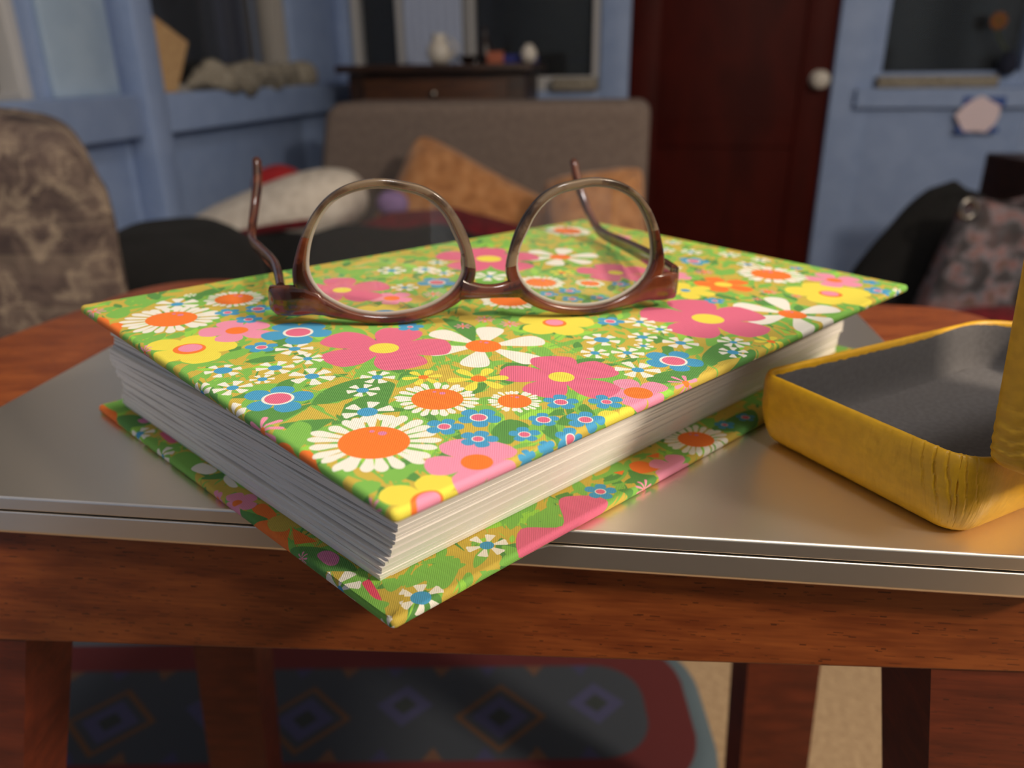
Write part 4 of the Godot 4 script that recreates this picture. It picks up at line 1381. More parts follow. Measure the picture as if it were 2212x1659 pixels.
func build_window_things() -> void:
	# a tan card leaning in the reveal of the left window
	var b := Build.new()
	var o := PackedVector2Array([Vector2(1.262, 1.030), Vector2(1.060, 0.950), Vector2(1.165, 0.8055), Vector2(1.262, 0.8055)])
	b.slab(Build.rounded(o, 0.003, 2), -0.017, -0.006, 0.0015, 0.0015, 2, Transform3D(Basis(INTO, ALONG, Vector3.UP), CORNER))
	tag(obj("cardboard_envelope", b, M.cardboard), "tan cardboard envelope leaning in the left window beside the post", "envelope")
	b = Build.new()
	b.lump(Vector3(0.055, 0.036, 0.29), 3.0, 0.045, 0.9, 91, Transform3D(Basis(ALONG, Vector3.UP, INTO), in_room(0.004, 0.862, 0.78)), 56, 24)
	tag(obj("crumpled_cloth", b, M.clutter), "crumpled grey beige cloth along the left window sill", "cloth")
	b = Build.new()
	b.lump(Vector3(0.05, 0.045, 0.06), 2.4, 0.012, 0.4, 92, Transform3D(Basis(ALONG, Vector3.UP, INTO), in_room(0.0, 0.868, 0.40)), 36, 22)
	tag(obj("beige_bundle", b, M.clutter), "small beige bundle on the sill by the corner post", "bundle")
	# dark curtain gathered at the far side of the left window, outside the glass
	b = Build.new()
	for side in [0.0, 0.006]:
		var rows := []
		for a in 4:
			var row := PackedVector3Array()
			for c in 40: row.append(in_room(-0.125 - side + 0.012 * sin(c * 0.9), 0.86 + a * 0.39, 0.50 + c * 0.0042))
			rows.append(row)
		b.grid(rows, false, false, ALONG if side == 0.0 else -ALONG)
	tag(obj("dark_curtain", b, M.navy_cloth), "dark navy curtain hanging in the left window", "curtain")
	# a pale net curtain in the desk's window
	b = Build.new()
	for side in [0.0, 0.004]:
		var rows := []
		for a in 4:
			var row := PackedVector3Array()
			for c in 40: row.append(in_room(0.247 + c * 0.00555, 0.852 + a * 0.39, -0.012 - side + 0.003 * sin(c * 1.1)))
			rows.append(row)
		b.grid(rows, false, false, INTO if side == 0.0 else -INTO)
	tag(obj("pale_curtain", b, M.sheer_cloth), "pale blue white curtain in the window behind the desk", "curtain")
	# black thing on the left edge's sill
	b = Build.new()
	b.lump(Vector3(0.05, 0.040, 0.09), 2.4, 0.01, 0.4, 93, Transform3D(Basis(ALONG, Vector3.UP, INTO), in_room(0.01, 0.862, 1.85)), 36, 22)
	tag(obj("black_bundle", b, M.black_cloth), "black bundle on the sill of the leftmost window", "bundle")
	b = Build.new()
	rbox(b, 0.80, 0.965, 0.8005, 0.845, -0.03, 0.035, 0.006)
	tag(obj("sill_papers", b, M.clutter), "pale pile of papers on the sill right of the desk", "papers")
	b = Build.new()
	rbox(b, 1.925, 2.31, 0.8005, 0.838, -0.03, 0.025, 0.006)
	tag(obj("sill_box", b, M.clutter), "long low pale box on the sill of the right window", "box")
	# note under the right hand window: an irregular pale pink sheet held by blue tape
	var t := thing("note", "torn pale pink paper note taped up under the right window", "note", in_room(2.26, 0.66, 0.035))
	b = Build.new()
	var o2 := PackedVector2Array()
	var bumps := [0.95, 1.05, 0.9, 1.1, 0.98, 0.86, 1.06, 0.92, 1.08, 0.9, 1.0, 0.94]
	for k in 12: o2.append(Vector2(2.262 + cos(TAU * k / 12) * 0.070 * bumps[k], 0.712 + sin(TAU * k / 12) * 0.058 * bumps[(k + 5) % 12]))
	b.slab(o2, 0.0335, 0.0350, 0.0004, 0.0004, 1, Transform3D(Basis(ALONG, INTO, Vector3.UP), CORNER))
	obj("sheet", b, M.note_paper, t)
	for q in [[2.205, 2.235, 0.742, 0.772], [2.285, 2.34, 0.738, 0.770], [2.200, 2.250, 0.652, 0.680], [2.27, 2.335, 0.655, 0.672]]:
		b = Build.new()
		rbox(b, q[0], q[1], q[2], q[3], 0.0303, 0.0333, 0.0006)
		obj("tape", b, M.blue_tape, t)
	# dried flower in a dark vase in the right hand window
	t = thing("flower_vase", "orange flower on a bent stem in a dark vase", "vase", in_room(2.335, 0.8385, 0.0))
	b = Build.new()
	b.lathe(PackedVector2Array([Vector2(0, 0), Vector2(0.018, 0), Vector2(0.030, 0.02), Vector2(0.026, 0.05), Vector2(0.012, 0.066), Vector2(0.014, 0.074), Vector2(0.011, 0.073), Vector2(0.009, 0.064), Vector2(0, 0.06)]), 24, Transform3D(Basis(), in_room(2.335, 0.8385, 0.0)))
	obj("vase", b, M.navy_cloth, t)
	b = Build.new()
	var st := PackedVector3Array()
	for k in 10: st.append(in_room(2.335 - 0.06 * sin(k / 9.0 * 1.6), 0.90 + k * 0.0115, 0.0))
	b.sweep(st, PackedVector2Array([Vector2(0.004, 0.004)]), INTO, false, 2.0, 8)
	obj("stem", b, M.leaf_green, t)
	var head := in_room(2.277, 1.005, 0.004)
	for k in 9:
		b = Build.new()
		var a := TAU * k / 9.0
		var dir := ALONG * cos(a) + Vector3.UP * sin(a)
		b.sweep(PackedVector3Array([head + dir * 0.006, head + dir * 0.018 + INTO * 0.004, head + dir * 0.028 + INTO * 0.002]), PackedVector2Array([Vector2(0.003, 0.002), Vector2(0.008, 0.002), Vector2(0.003, 0.001)]), INTO, false, 2.0, 8)
		obj("petal", b, M.petal_orange, t)
	b = Build.new()
	b.lump(Vector3(0.009, 0.009, 0.006), 2.0, 0.0, 1.0, 1, turned(head), 16, 10)
	obj("flower_heart", b, M.leaf_green, t)


func build_bags() -> void:
	# a low dark bench on the right carries the bags
	var t := thing("bench", "low dark bench under the bags at the right", "bench", Vector3(1.02, 0, -1.72))
	var b := Build.new()
	b.box(Vector3(0.70, 0.325, -1.92), Vector3(1.20, 0.36, -1.50), 0.006)
	obj("bench_top", b, M.dark_wood, t)
	for q in [[0.73, -1.89], [1.13, -1.89], [0.73, -1.57], [1.13, -1.57]]:
		b = Build.new()
		b.box(Vector3(q[0], 0, q[1]), Vector3(q[0] + 0.04, 0.326, q[1] + 0.04), 0.004)
		obj("leg", b, M.dark_wood, t)
	# black bag leaning over, its top to the right
	t = thing("black_bag", "slouching plain black bag leaning against the patterned tote", "bag", Vector3(0.87, 0.36, -1.78))
	b = Build.new()
	var rows := []
	var path := PackedVector3Array()
	for k in 15:
		var u := k / 14.0
		var c := Vector3(lerpf(0.878, 0.995, pow(u, 1.2)), 0.362 + 0.272 * u, -1.78)
		path.append(c)
		var w := lerpf(0.098, 0.060, u) * sqrt(maxf(0.0, 1.0 - pow(u, 6.0))) + 0.004
		var d := lerpf(0.075, 0.045, u) * sqrt(maxf(0.0, 1.0 - pow(u, 6.0))) + 0.004
		var row := PackedVector3Array()
		for j in 28:
			var a := TAU * j / 28
			row.append(c + Vector3(cos(a) * w * (1.0 + 0.05 * sin(a * 5.0 + u * 9.0)), 0, sin(a) * d))
		rows.append(row)
	b.grid_tube(rows, path, false)
	obj("body", b, M.black_cloth, t)
	b = Build.new()
	var strap := PackedVector3Array()
	for k in 16:
		var a := PI * k / 15.0
		strap.append(Vector3(0.985 + 0.055 * (1.0 - cos(a)) * 0.9 - 0.02, 0.60 + 0.028 * sin(a) - 0.04 * k / 15.0, -1.745))
	b.sweep(strap, PackedVector2Array([Vector2(0.005, 0.011)]), Vector3.UP, false, 2.6, 10)
	obj("strap", b, M.black_cloth, t)
	# patterned tote bag in front of it, with a steel ring
	t = thing("tote_bag", "tote bag with a mottled grey and pink print", "bag", Vector3(0.99, 0.36, -1.60))
	b = Build.new()
	rows = []
	path = PackedVector3Array()
	for k in 15:
		var u := k / 14.0
		var c := Vector3(lerpf(0.962, 1.010, u), 0.362 + 0.252 * u, -1.61)
		path.append(c)
		var w := lerpf(0.098, 0.085, u)
		var d := lerpf(0.065, 0.022, u)
		var row := PackedVector3Array()
		for j in 32:
			var a := TAU * j / 32
			row.append(c + Vector3(signf(cos(a)) * pow(absf(cos(a)), 0.55) * w, 0.012 * cos(a * 2.0 + 1.0) * u, signf(sin(a)) * pow(absf(sin(a)), 0.7) * d + 0.006 * sin(a * 7.0 + u * 5.0)))
		rows.append(row)
	b.grid_tube(rows, path, false)
	obj("body", b, M.tote_print, t)
	b = Build.new()
	var ring := PackedVector3Array()
	for k in 20: ring.append(Vector3(0.925 + 0.016 * cos(TAU * k / 20), 0.605 + 0.018 * sin(TAU * k / 20), -1.585))
	b.sweep(ring, PackedVector2Array([Vector2(0.004, 0.004)]), Vector3.BACK, true, 2.0, 8)
	obj("ring", b, M.steel, t)
	b = Build.new()
	b.lump(Vector3(0.085, 0.035, 0.05), 2.6, 0.012, 0.4, 95, Transform3D(Basis(), Vector3(0.96, 0.388, -1.50)), 36, 20)
	tag(obj("magenta_scarf", b, M.crimson_cloth), "bunched magenta red scarf at the foot of the tote bag", "scarf")
	# edge of a tall dark cupboard
	t = thing("cupboard", "dark wooden cupboard edge at the far right", "cupboard", Vector3(1.50, 0, -1.9))
	b = Build.new()
	b.box(Vector3(1.212, 0, -2.05), Vector3(1.72, 0.665, -1.70), 0.005)
	obj("carcass", b, M.dark_wood, t)
	for k in 2:
		b = Build.new()
		b.box(Vector3(1.222 + k * 0.25, 0.03, -1.699), Vector3(1.462 + k * 0.25, 0.65, -1.685), 0.003)
		var d := obj("door", b, M.dark_wood, t)
		b = Build.new()
		b.lump(Vector3(0.011, 0.011, 0.011), 2.0, 0.0, 1.0, 1, Transform3D(Basis(), Vector3(1.445 + k * 0.04, 0.42, -1.677)), 14, 10)
		obj("knob", b, M.steel, d)


func build_reading_chair() -> void:
	# the dark armchair at the near side of the table; the laptop's front edge mirrors it
	var t := thing("reading_chair", "dark upholstered armchair drawn up at the near side of the table", "armchair", Vector3(0.0, 0, 0.62))
	var b := Build.new()
	b.box(Vector3(-0.40, 0.12, 0.30), Vector3(0.40, 0.30, 1.05), 0.02)
	obj("base", b, M.dark_upholstery, t)
	b = Build.new()
	b.lump(Vector3(0.31, 0.075, 0.33), 6.0, 0.006, 0.3, 97, Transform3D(Basis(), Vector3(0, 0.37, 0.58)), 40, 18)
	obj("seat", b, M.dark_upholstery, t)
	b = Build.new()
	b.box(Vector3(-0.40, 0.28, 0.86), Vector3(0.40, 1.0, 1.06), 0.05)
	obj("back", b, M.dark_upholstery, t)
	for s in [-1.0, 1.0]:
		b = Build.new()
		b.box(Vector3(s * 0.36 - 0.055, 0.28, 0.32), Vector3(s * 0.36 + 0.055, 0.60, 0.90), 0.03)
		obj("armrest", b, M.dark_upholstery, t)
		for z in [0.35, 1.0]:
			b = Build.new()
			b.lathe(PackedVector2Array([Vector2(0, 0), Vector2(0.018, 0), Vector2(0.026, 0.125), Vector2(0, 0.125)]), 16, Transform3D(Basis(), Vector3(s * 0.35, 0, z)))
			obj("leg", b, M.dark_wood, t)


func build_footstool() -> void:
	var t := thing("footstool", "long footstool covered in red and blue lozenge patterned weaving under the table", "footstool", at(-0.20, -0.756, -0.585))
	var m := mat("kilim", Color.WHITE, 1.0)
	m.albedo_texture = kilim()
	var b := Build.new()
	var lo := Vector2(-0.60, -0.702)
	var hi := Vector2(0.187, -0.465)
	var o := Build.dense(Build.rounded(PackedVector2Array([lo, Vector2(hi.x, lo.y), hi, Vector2(lo.x, hi.y)]), 0.085, 14), 0.03)
	var size := hi - lo
	b.slab(o, -0.52, -0.456, 0.018, 0.006, 6, Transform3D(Basis(), at(0, 0, 0)), Vector2(1.0 / size.x, 1.0 / size.y), -lo / size)
	var c := obj("cushion", b, m, t)
	c.set_meta("label", "woven cover with red borders and lozenges")
	b = Build.new()
	b.box(Vector3(lo.x + 0.012, 0.14, lo.y + 0.012), Vector3(hi.x - 0.012, 0.237, hi.y - 0.012), 0.01)
	obj("frame", b, M.dark_wood, t)
	for q in [[lo.x + 0.04, lo.y + 0.04], [hi.x - 0.07, lo.y + 0.04], [lo.x + 0.04, hi.y - 0.07], [hi.x - 0.07, hi.y - 0.07]]:
		b = Build.new()
		b.box(Vector3(q[0], 0, q[1]), Vector3(q[0] + 0.035, 0.142, q[1] + 0.035), 0.004)
		obj("leg", b, M.dark_wood, t)


# ---------------------------------------------------------------- data of the print
# the print of the cover fabric in millimetres from its near corner: x along the long edge, y along the short edge; five numbers a flower: x, y, radius, core radius, turn
const COVER_FLOWERS := [
	["orange", [198.3, 49.4, 12.3, 3.5, -86.8]],
	["yellow", [9.5, 110.9, 13.2, 4.5, -24.3, 8, -1.3, 10.6, 4.1, 45, 109.6, 59.2, 13.4, 4, -32.4, 219.4, 15, 17.1, 4.4, -23.8]],
	["bluecore", [72.5, 102.5, 12.4, 4.6, -19.2, 67.8, -5.6, 9.6, 2.9, 106.4, 178.7, 54.1, 11.6, 1.9, -16]],
	["rose", [25.4, 4.7, 10.3, 3.5, 150.1, 82.8, 4.8, 8.8, 3.8, 139.2, 27.4, 117.5, 10.2, 3.4, 151.6, 241.2, 23.4, 10.5, 3.2, 123, 85.4, 116, 7.4, 2.9, 153.3, 235.3, 132.5, 7.1, 3.2, -36.9, 193.8, 70.3, 7.1, 1.3, -74.3]],
	["white6", [76.3, 57.8, 19.8, 5.4, -23.2, 182, 11.8, 20.9, 4.9, 105.5, 181.6, 121.6, 18, 4.8, -26.1]],
	["pink", [75.7, 25.6, 15.5, 3.6, 127.9, 52.5, 75.4, 18.1, 4.4, -35.8, 153.9, 28.5, 21.1, 5.5, 124.2, 154, 138.5, 21.3, 5.5, 123, 179, 88.4, 14.8, 3.2, 125.5, 77.7, 136, 16.3, 3.4, -13.5]],
	["yellow6", [47, 50, 5.8, 1.4, 152.7, 57.6, 39.4, 8.7, 2.2, 148.2, 148.8, 2.2, 6, 1.4, -44.8, 161.5, 102.3, 5.3, 1.6, -61]],
	["tiny", [22.7, 41.2, 6.5, 2.5, -18.6, 9, 88.8, 4.9, 2.4, -17.1, 20.5, 81.6, 5.2, 1.9, -22.8, 13.9, 76.4, 3.2, 1.3, -30.2, 24.8, 69.8, 6.3, 1.9, -54.2, 32.3, 91.6, 5.4, 1.7, -32.4, 30.9, 82.1, 4.7, 1.3, -59, 37.6, 58, 4.8, 1.5, -42.4, 29.5, 53.1, 4.5, 1.6, -24.5, -1.9, 82.3, 4.3, 1.2, -50, 5.4, 76, 5, 1.5, -15.7, -2.5, 64.4, 5.1, 1, -37.6, 108.5, 38.2, 5.8, 2.5, -61.9, 120.6, 31.4, 4.7, 1.7, -43.7, 131.4, 32.5, 4.1, 1.4, -50.4, 125.3, 20.3, 5.7, 1.7, -57, 114, 26.3, 3.2, 1.1, -57.4, 97.6, 31.9, 4.4, 1.4, -60.5, 105.2, 25.6, 5.1, 1.4, -52.4, 96.2, 15, 6.5, 1.8, -47.6, 132.7, 41.5, 5.2, 1.4, -39.6, 138.8, 9.7, 5.1, 1.2, -56.8, 130.4, 4.9, 4.8, 1.8, -29.2, 120.6, 139.8, 5.6, 1.3, -38.2, 133.8, 116.5, 7.5, 1.5, -23.2, 109, 147.9, 5.8, 2, -38.2, 120.8, 141.2, 4.6, 1.5, -38.2, 122.9, 131.8, 4.5, 1.5, -38.3, 97.6, 124.4, 5.1, 1.4, -38.7, 132.3, 147.1, 4.2, 1.3, -37.9, 237, 60.6, 5.3, 1.9, -58.8, 247.6, 76.3, 5.2, 1, -49.2, 249.9, 61.6, 4.5, 1, -63.8, 25, 155.7, 7.4, 2.1, -58.4, 238, 90.4, 5.1, 1.5, -37.5, 247.5, -0.9, 3.3, 1.2, -106.1, 205.8, 78.6, 4.2, 1.4, -38.1, 123.8, -3.3, 1.6, 0.1, -71.2, 218.2, -2, 1.8, 0.1, -39.2, 231.5, 100.5, 4.9, 1.2, -37.5, 248.5, 108, 4.5, 1.3, -37.1, 32.9, 163.3, 2.2, 0.1, -2.3]],
	["daisy", [14.5, 26.9, 15.1, 8, -37.4, 40.5, 36.2, 10.7, 6.6, -40.9, 54.4, 22.4, 6.9, 4.3, -40.9, 17, 141.2, 14.8, 7.8, -35.2, 42.5, 149.6, 10.1, 6.5, -35.4, 228.8, 45.1, 14.5, 8.2, -48.6, 143.3, 97.2, 9.6, 6, -46.4, 157.5, 84.2, 5.9, 3.7, -47.7, 116.5, 87.5, 11.1, 7.1, -47.3, 227.5, 158.2, 12.2, 7.1, -54.6, 136.3, -10.9, 9.7, 5.1, 93]],
	["blue", [10.6, 62.4, 8.9, 4, 118.2, 40.8, 104.1, 11.2, 4.6, 166.4, 110.1, 12.5, 8.7, 4.1, -54.6, 25.7, 98.9, 4.8, 1.8, 136.7, 31.4, 22.7, 4.7, 1.7, -41.2, 40.9, 21.1, 5.5, 2.2, -56.8, 33, 12.7, 4.7, 1.5, -41.4, 42.6, 7.3, 3.9, 1.5, -20.4, 62.8, 14.2, 4.7, 1.9, -28.7, 51.8, 9.9, 4, 1.9, -25.4, 59.5, 3.2, 5.1, 1.9, -34.5, 50.5, -0.6, 4.4, 1.6, -19.3, 71.8, 6.6, 4.8, 1.5, -12.1, 33.6, 136.4, 4.3, 1.5, -63.2, 43.1, 133.9, 4.6, 2.2, -31.8, 35.3, 125.4, 4.4, 1.5, -24.9, 125.4, 48.4, 4.9, 2, -46.2, 223, 79.5, 7, 3.1, -53.9, 239.2, 4.8, 5.3, 1.7, -38.8, 142.9, 82.1, 4.5, 1.7, -49.9, 133.6, 84.2, 3.7, 1.4, -51.9, 135.4, 74.2, 4.3, 1.6, -49.8, 144.6, 68.8, 3.9, 1.4, -51.1, 166.2, 76.1, 3.9, 1.5, -52.4, 111.6, 122.5, 7.5, 3.4, -55.6, 70.6, 86.2, 4.4, 1, -29.9, 175.2, 39, 4.1, 1.2, -23.8, 248, 43.6, 3.1, 1, -55.7, 36.3, -0.5, 2.6, 0, -63.3, 42.8, -0.2, 2.7, 0, -52.4, 172.5, 71.1, 2.9, 1, -57.1, 250.1, 12.2, 3.6, 0, -65.7]],
	["spider", [-0.9, 50.6, 6, 1.1, -46.6, 98.8, 0.5, 5.4, 1.2, -48.7, 84.1, 76, 2.9, 0.7, -39.7, -2.3, 6.8, 3.2, 0.4, -13.2, 202.6, 32.4, 3.6, 1.7, -50.8, 189.9, 29.8, 2.3, 0.8, -56.8, 205.7, 22.4, 2.3, 0.8, -57.1, 94.5, 76.7, 3.5, 0.7, -39.6, 97.3, 67.9, 3.4, 0.7, -39.7, 1.3, 164.3, 3.8, 0.8, -30.6, -0.8, 119.6, 3.3, 0.6, -55.5, -3.1, 18.4, 0.8, 0, -41.8, -3.4, 13.7, 0.6, 0, -41.9, 100.3, 111, 3.7, 0.9, -38.9, 209.8, 65.7, 3.9, 1.4, -51.3]],
]
const COVER_LEAVES := [
	["dark", [14.8, 53.1, 20.4, 58.6, 27.6, 60.6, 34.3, 59.7, 38.5, 52.2, 35.1, 47.6, 28.9, 40.8, 32.2, 34.6, 25.4, 38.1, 15.3, 42.5, 21.1, 48.3, 30, 50.3, 22, 51]],
	["dark", [-2.9, 58.4, 4.1, 59.9, 10, 55.5, 15.1, 54.4, 13.8, 53.1, 5.9, 50.3, 1.6, 50.3, -3.2, 53]],
	["dark", [12.5, 67.1, 16.1, 71.4, 20.7, 71.4, 16, 65.9]],
	["dark", [1.7, 70.3, 6, 71, 7.5, 65.3]],
	["dark", [4.2, 48.8, 14.2, 43.5, 10.9, 41.4, 6.8, 40.6, 3.3, 45.8]],
	["dark", [84.4, 86.6, 87, 74.4, 80, 65.4, 76.7, 63, 79.3, 73.8]],
	["dark", [92.2, 9.2, 100.6, 9.2, 114.5, 4.8, 111, 2.4, 103.3, 0.6, 93.4, 4.1]],
	["dark", [120.2, 9, 132, 11.2, 118.2, 2.8, 114.6, 4.7]],
	["dark", [116.9, 7.1, 122.8, 10.2, 134.5, 12.6, 137.5, 8.9, 130.1, 1.7, 121.7, 3, 114.1, 3.9]],
	["dark", [120.7, -1.7, 137.1, 2.9, 131.1, -5, 124.6, -6.2, 114.7, -6.3]],
	["dark", [31.2, 31.2, 33.7, 30.6, 32.4, 26.3, 30.1, 27.4]],
	["dark", [37.3, 12.9, 43.4, 15.8, 46.3, 14.1, 40.3, 7.4, 35.9, 7]],
	["dark", [46.5, 14.4, 47.1, 10.7, 45.5, 9.1, 43.6, 10.8]],
	["dark", [52.8, 6.5, 57.3, 8.2, 58.7, 6.1, 54.6, 3.4, 52.7, 5.1]],
	["dark", [48.8, 6.9, 51.6, 6.1, 48.8, 2.5, 47.5, 3.6]],
	["dark", [63.1, 8.8, 66.5, 9.3, 63.6, 3.5, 62.3, 5.4]],
	["dark", [35.6, 9.1, 39.6, 10.6, 40.3, 7.8, 36.6, 6.1]],
	["dark", [71.4, 42.8, 74.9, 39.9, 74, 37.4, 66.9, 40.3]],
	["dark", [60.5, 35.6, 65.9, 31.5, 61, 31.3]],
	["dark", [117.7, 22, 120.2, 19.9, 115.7, 16.4, 112.5, 16.8]],
	["dark", [29.1, 159.6, 36, 164.2, 39.4, 165, 33.2, 156.3]],
	["dark", [12.8, 67.1, 17.2, 70.7, 20, 70.3, 16.1, 66.1]],
	["dark", [96.3, 84.5, 103.9, 82, 101.6, 78.3, 95.3, 81.6]],
	["dark", [98.7, 75.3, 104.6, 74.1, 100, 70.6]],
	["dark", [40.3, 52.4, 44.1, 56, 47.5, 56.2, 47.1, 52.5, 44, 54.1]],
	["dark", [193.6, 34.1, 190.8, 27.3, 187.5, 21.3, 183.8, 26]],
	["dark", [76.5, 115.3, 82.6, 116.3, 76.5, 109.4]],
	["mid", [32.2, 61.5, 46.6, 72.4, 42.9, 59.3, 39.9, 62.9]],
	["mid", [66.2, 18.4, 72.3, 22, 69.4, 14.7]],
	["mid", [-0.4, 41.9, 6.7, 47.4, 8.6, 44.1, 6, 39.8, 0.8, 36.8]],
	["mid", [50, 97.7, 57, 96, 55.9, 88.8, 51.1, 84, 47.9, 90.4]],
	["mid", [-2.4, 23, 2.3, 22.5, 4.4, 19.4, 0.4, 17.6, -2.2, 19.4]],
	["mid", [6.7, 12, 10.4, 14.1, 12.9, 13, 11.2, 9.8, 8, 9.1]],
	["mid", [-2.4, 13.4, 2, 14.4, 4.9, 11.3, 1.9, 8.9, -1.7, 10.5]],
	["mid", [81.9, 21, 91.7, 18.9, 89.5, 13.5, 81.5, 13.4]],
	["mid", [85.3, 46.9, 89.7, 45, 87.5, 39.1, 83.8, 41.1]],
	["mid", [2.7, 158, 7.3, 161.7, 10.6, 159, 7.3, 152.8, 3.5, 153.1]],
	["mid", [-1.7, 137.3, 4.4, 134.8, -0.2, 132.3]],
	["mid", [-0.2, 127.4, 4.8, 125.6, 2.3, 122.9]],
	["mid", [8.4, 125.1, 13.4, 127.2, 14, 124.2, 10.1, 122.4]],
	["mid", [80.4, 21.1, 91.4, 20, 89.8, 15.1, 83.4, 15.5]],
	["mid", [148.7, 25.4, 141.5, 17.3, 134.5, 12.6, 129.9, 13.9]],
	["mid", [98.1, -4.9, 108.9, -3.4, 111.9, -4.9, 106, -5.9]],
	["mid", [42.8, 26.8, 47.8, 24.1, 43.8, 16.2, 38.9, 20.5]],
	["mid", [64.4, 77.1, 68.5, 71.1, 73.5, 63.2, 71.8, 62.2, 65.9, 70.8]],
	["mid", [60.3, 54.5, 65.4, 55.8, 68.3, 55, 65.8, 53.1]],
	["mid", [137.7, 128.9, 147.6, 132, 146.7, 121.9, 134.5, 108.6, 124.9, 105.6, 122.3, 111.2]],
	["mid", [194.4, 2.4, 210.9, -1.2, 212.7, -2.7, 188.8, -5.3, 190.6, -2.3]],
	["mid", [151.1, 49.9, 158.2, 45.8, 155.6, 39.6, 149.5, 39.8]],
	["mid", [89.3, 11.6, 91.5, 11.8, 88.6, 8.3, 85.8, 7.9]],
	["mid", [22.4, 92.1, 27.3, 98.2, 26.8, 101, 22.9, 95]],
	["mid", [213.4, 62.8, 224.5, 60.9, 217, 55.5, 210.1, 58.8]],
	["mid", [212.8, 33.9, 224, 28.9, 212.6, 26.2]],
	["mid", [82.3, 129, 88.9, 128.1, 83.5, 123.8]],
	["mid", [71.5, 41.7, 67.2, 36.9, 68.6, 37.8]],
	["olive", [5.3, 49.3, 15.2, 53.1, 14.3, 44.2]],
	["olive", [15.8, 53, 21.9, 49.4, 16.5, 43.5]],
	["olive", [104.7, 0.3, 114.3, 2.6, 124.1, 0.9, 114, -5.7, 112.2, -4.1]],
	["olive", [3.5, 18.9, 5.6, 18.9, 6, 13.2, 3, 14.1]],
	["olive", [24.3, 89, 28.1, 90.4, 27.3, 84.3, 23.4, 84.4]],
	["olive", [89.4, 42.2, 93.2, 41.4, 90.8, 37.5, 87.5, 37.9]],
	["olive", [54.9, 31.8, 66, 29.9, 64.5, 25.4, 53.4, 31.3]],
	["orange", [-3.3, 43.1, -1.4, 43.4, -0.1, 41, -0.2, 37.7, -3.5, 33.6, -3.9, 37.6]],
	["orange", [-2.8, 33.7, 0.1, 34.4, 1.6, 32.1, 0.3, 28.1, -3, 24.3, -3, 28.6]],
	["orange", [-2.1, 157.7, 0.7, 157.6, 1.6, 151.9, -1.5, 144.9, -3.4, 148.4]],
	["orange", [-1.6, 146.3, 1.8, 148.2, 3.6, 146.1, 1.2, 140.7, -2.3, 139.1]],
	["mid", [13.8, 99.3, 12.2, 82.8, 11.7, 82.8, 13.1, 99.4]],
	["mid", [15.2, 52.1, 15.1, 42.9, 14.7, 42.9, 14.6, 52.1]],
	["mid", [4, 82.2, 13.6, 81.6, 13.6, 81.1, 3.9, 81.6]],
	["mid", [14.8, 52.3, 15.1, 42.3, 14.7, 42.3, 14.2, 52.3]],
	["mid", [2.1, 18.8, 3.5, 13.4, 3, 13.3, 1.5, 18.6]],
	["mid", [7, 17.9, 6.2, 10.3, 5.8, 10.3, 6.4, 17.9]],
	["mid", [30.4, 35.5, 31.1, 28.8, 30.6, 28.7, 29.7, 35.4]],
	["mid", [59.5, 58.8, 58.3, 48.8, 57.9, 48.9, 58.9, 58.8]],
	["mid", [59.1, 53.5, 65.8, 56.1, 66, 55.7, 59.3, 53]],
	["mid", [115.1, 3.2, 113.5, -5.1, 113.1, -5, 114.4, 3.3]],
	["mid", [18, 2.1, 17.3, -1.9, 16.8, -1.8, 17.4, 2.2]],
	["mid", [96, 50.5, 93, 39.3, 92.6, 39.4, 95.4, 50.7]],
	["mid", [96.6, 47.5, 95.3, 36.2, 94.8, 36.3, 95.9, 47.6]],
	["mid", [96.3, 26.2, 97, 19.9, 96.6, 19.9, 95.7, 26.1]],
	["mid", [90.3, 39.5, 93.4, 35.6, 93, 35.3, 89.8, 39.1]],
	["mid", [95.3, 49, 96.9, 41.3, 96.4, 41.2, 94.7, 48.8]],
	["mid", [91.5, 44.7, 101.1, 44.1, 101, 43.6, 91.5, 44]],
	["mid", [13, 99.2, 13.2, 86.1, 12.8, 86.1, 12.4, 99.1]],
	["mid", [7.4, 97.4, 13.5, 98.6, 13.6, 98.2, 7.6, 96.8]],
	["mid", [-0.2, 94.7, -0.6, 86.2, -1.1, 86.3, -0.8, 94.7]],
	["mid", [30.6, 67.2, 32, 61.9, 31.5, 61.8, 29.9, 67]],
	["mid", [18.7, 64.9, 21.1, 59.1, 20.7, 58.9, 18.1, 64.7]],
	["mid", [22.1, 4.7, 19.6, 3.3, 19.4, 3.7, 21.8, 5.3]],
	["mid", [29.8, 34, 30.5, 27, 30.1, 27, 29.2, 33.9]],
]
const BACK_FLOWERS := [
	["blue", [80.2, 6.2, 4.8, 1.7, -32.6, 158.4, 5, 3.6, 1.6, -29.3, 147.6, 6.7, 3.8, 1.2, -22.8]],
	["daisy", [130.6, 7, 11.8, 6, -43.5]],
	["tiny", [10.3, 2.7, 5.9, 2.5, -4.8, -1.7, 21.3, 6.6, 1.4, -41.8, -2.6, 1.5, 3.5, 1.2, 6.8, 36.8, 8.4, 5.6, 1.9, -26.1, 0.5, 147.1, 5.4, 1.8, -16.5, -0.9, 126, 5.1, 0.9, 25.3]],
	["rose", [1.4, 76.9, 5.9, 1.5, -70, -1.6, 86.6, 2.7, 0.9, -24.2, 109.1, -0.3, 7.8, 0.1, -177]],
	["spider", [-0.6, 39, 2.3, 0.2, 28.2, -2.1, 33.9, 0.8, 0.1, -45.3, 93, -1.3, 3.8, 0.3, 4.5]],
]
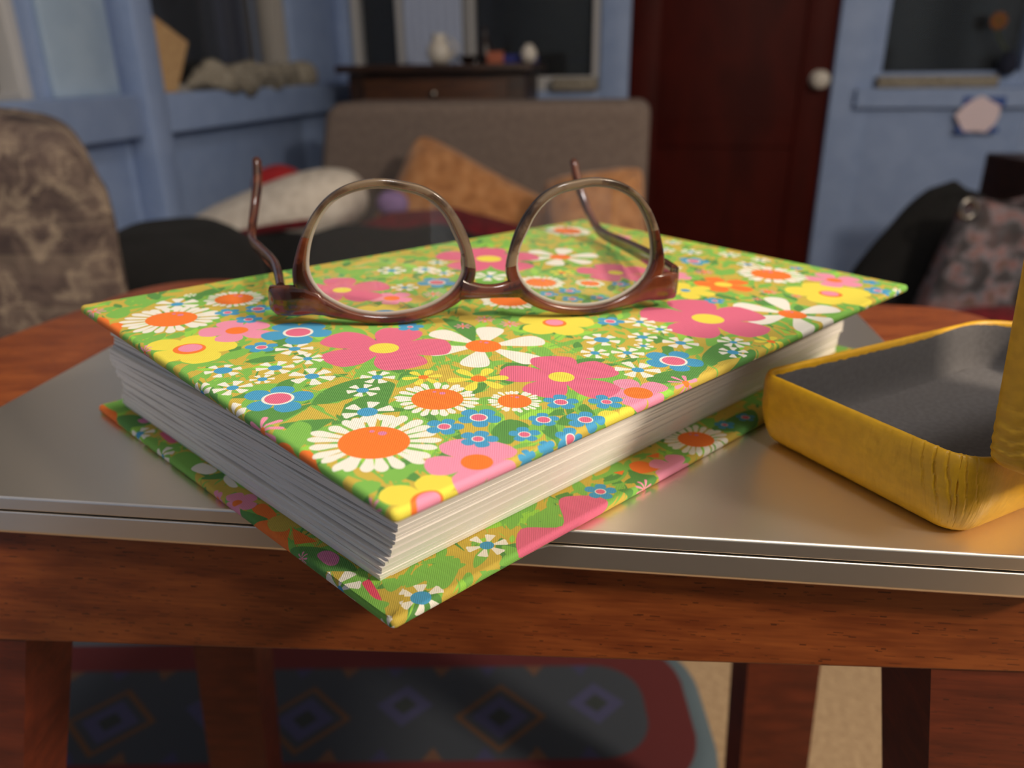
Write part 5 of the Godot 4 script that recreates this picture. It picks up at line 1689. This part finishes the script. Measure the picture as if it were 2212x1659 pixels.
const BACK_SHAPES := [
	["pink", [48.9, 7.9, 58.1, 1.1, 67.8, 11.4, 73.8, 9.2, 77.1, 4.9, 76.8, 0.4, 69.8, -2.8, 54.3, -1.8, 40.1, -0.9]],
	["pink", [5.7, 141.8, 8.1, 140.6, 8.1, 132, 5, 131.5]],
	["crimson", [3.8, 17.4, 6, 17.7, 3.1, 8.3, 2.4, 11.1]],
	["orange", [100.1, 11.2, 104.8, 9.9, 104.7, 3.1, 99.7, 3.7, 97.2, 6.3]],
	["orange", [108.2, 11.1, 113.7, 9.7, 110.6, 7.5]],
	["orange", [92.3, 11.3, 96, 9.8, 93, 8.3]],
	["orange", [1.7, 54, 4.8, 53, -1.4, 45.7, -1.8, 48]],
	["orange", [5.4, 53, 6.4, 41.7, 1.4, 44.8]],
	["orange", [0.7, 186.8, 2.3, 172, -2.4, 164.4, -3.4, 175]],
	["orange", [-1.6, 64.8, 2.4, 62.3, 1.9, 49.5, -2.4, 45.1, -3.1, 56.1]],
	["orange", [2.6, 70.4, 6.7, 70.6, 5.9, 62.1, 2.6, 62.1]],
	["dark", [-1.5, 45.1, 5.1, 39.1, 7.1, 30.1, 5.9, 22.8, 0.7, 28, -2.2, 27.4, -3, 37.7]],
	["dark", [96.7, 9, 97.8, 4.5, 99.8, 0.4, 97, -2.1, 90.2, -0.4]],
	["dark", [84.5, 3.3, 88.2, 0.6, 86.1, -2.3, 85, -0.2]],
	["dark", [87.1, 11.1, 91.7, 10.8, 89.1, 9.1]],
	["dark", [0.1, 167.2, 6.1, 165.2, 7.3, 153.1, 1.1, 154.2, -1.2, 153.9]],
	["dark", [142.4, 8.4, 166.3, 7.4, 153.2, -2.6, 143.8, 2.9]],
	["dark", [-0.4, 73.4, 1.3, 69.2, 3, 61.7, -2, 65.9]],
	["mid", [54.1, 10.4, 65.6, 11.2, 58.1, 1.1]],
	["mid", [84.9, 7.1, 90.2, 4.3, 86.6, 3.2]],
	["mid", [108, 5.5, 115.3, 4.5, 117.8, 0.1, 111.7, -0.6, 107.3, 1.5]],
	["mid", [1.9, 182.5, 7.4, 182.9, 6.9, 174.4, 3.1, 171.2]],
	["mid", [-0.1, 142.8, 3.4, 138, -1.2, 128.6, -1.9, 133.8]],
	["mid", [-0.9, 119.3, 6.1, 121.1, 6.4, 110.8, -1.4, 101.2, -2.3, 108.1]],
	["mid", [-1.6, 19, 6.4, 21.1, 6, 17.7, 3.6, 17.1, 2.2, 10.8, 3.5, 5.8, -1, 6.3, -2, 12.4]],
	["mid", [7.7, 14.6, 10.7, 12.8, 12.7, 13.6, 16.3, 10.5, 21.2, 11.5, 27.6, 9.3, 23.7, 4.8, 16.3, 1.5, 14.7, 9.3, 6.5, 9.1]],
	["white", [1.4, 107.4, 5.9, 109.1, 6.9, 100.8, 3, 100.6]],
	["white", [5.3, 93.3, 7.5, 95.1, 6.5, 86.3, 4.6, 87.3]],
	["lilac", [2.6, 35.8, 4.8, 36.8, 6.4, 35.2, 6.4, 31.4, 4, 28.9, 2.2, 30.4]],
	["lilac", [5, 159.5, 7.4, 159, 7.2, 154.6, 4.9, 155.5]],
	["olive", [1.7, 59.8, 4.5, 61.9, 7, 60.1, 6.2, 55.2, 3.4, 52.6, 0.8, 55.3]],
]
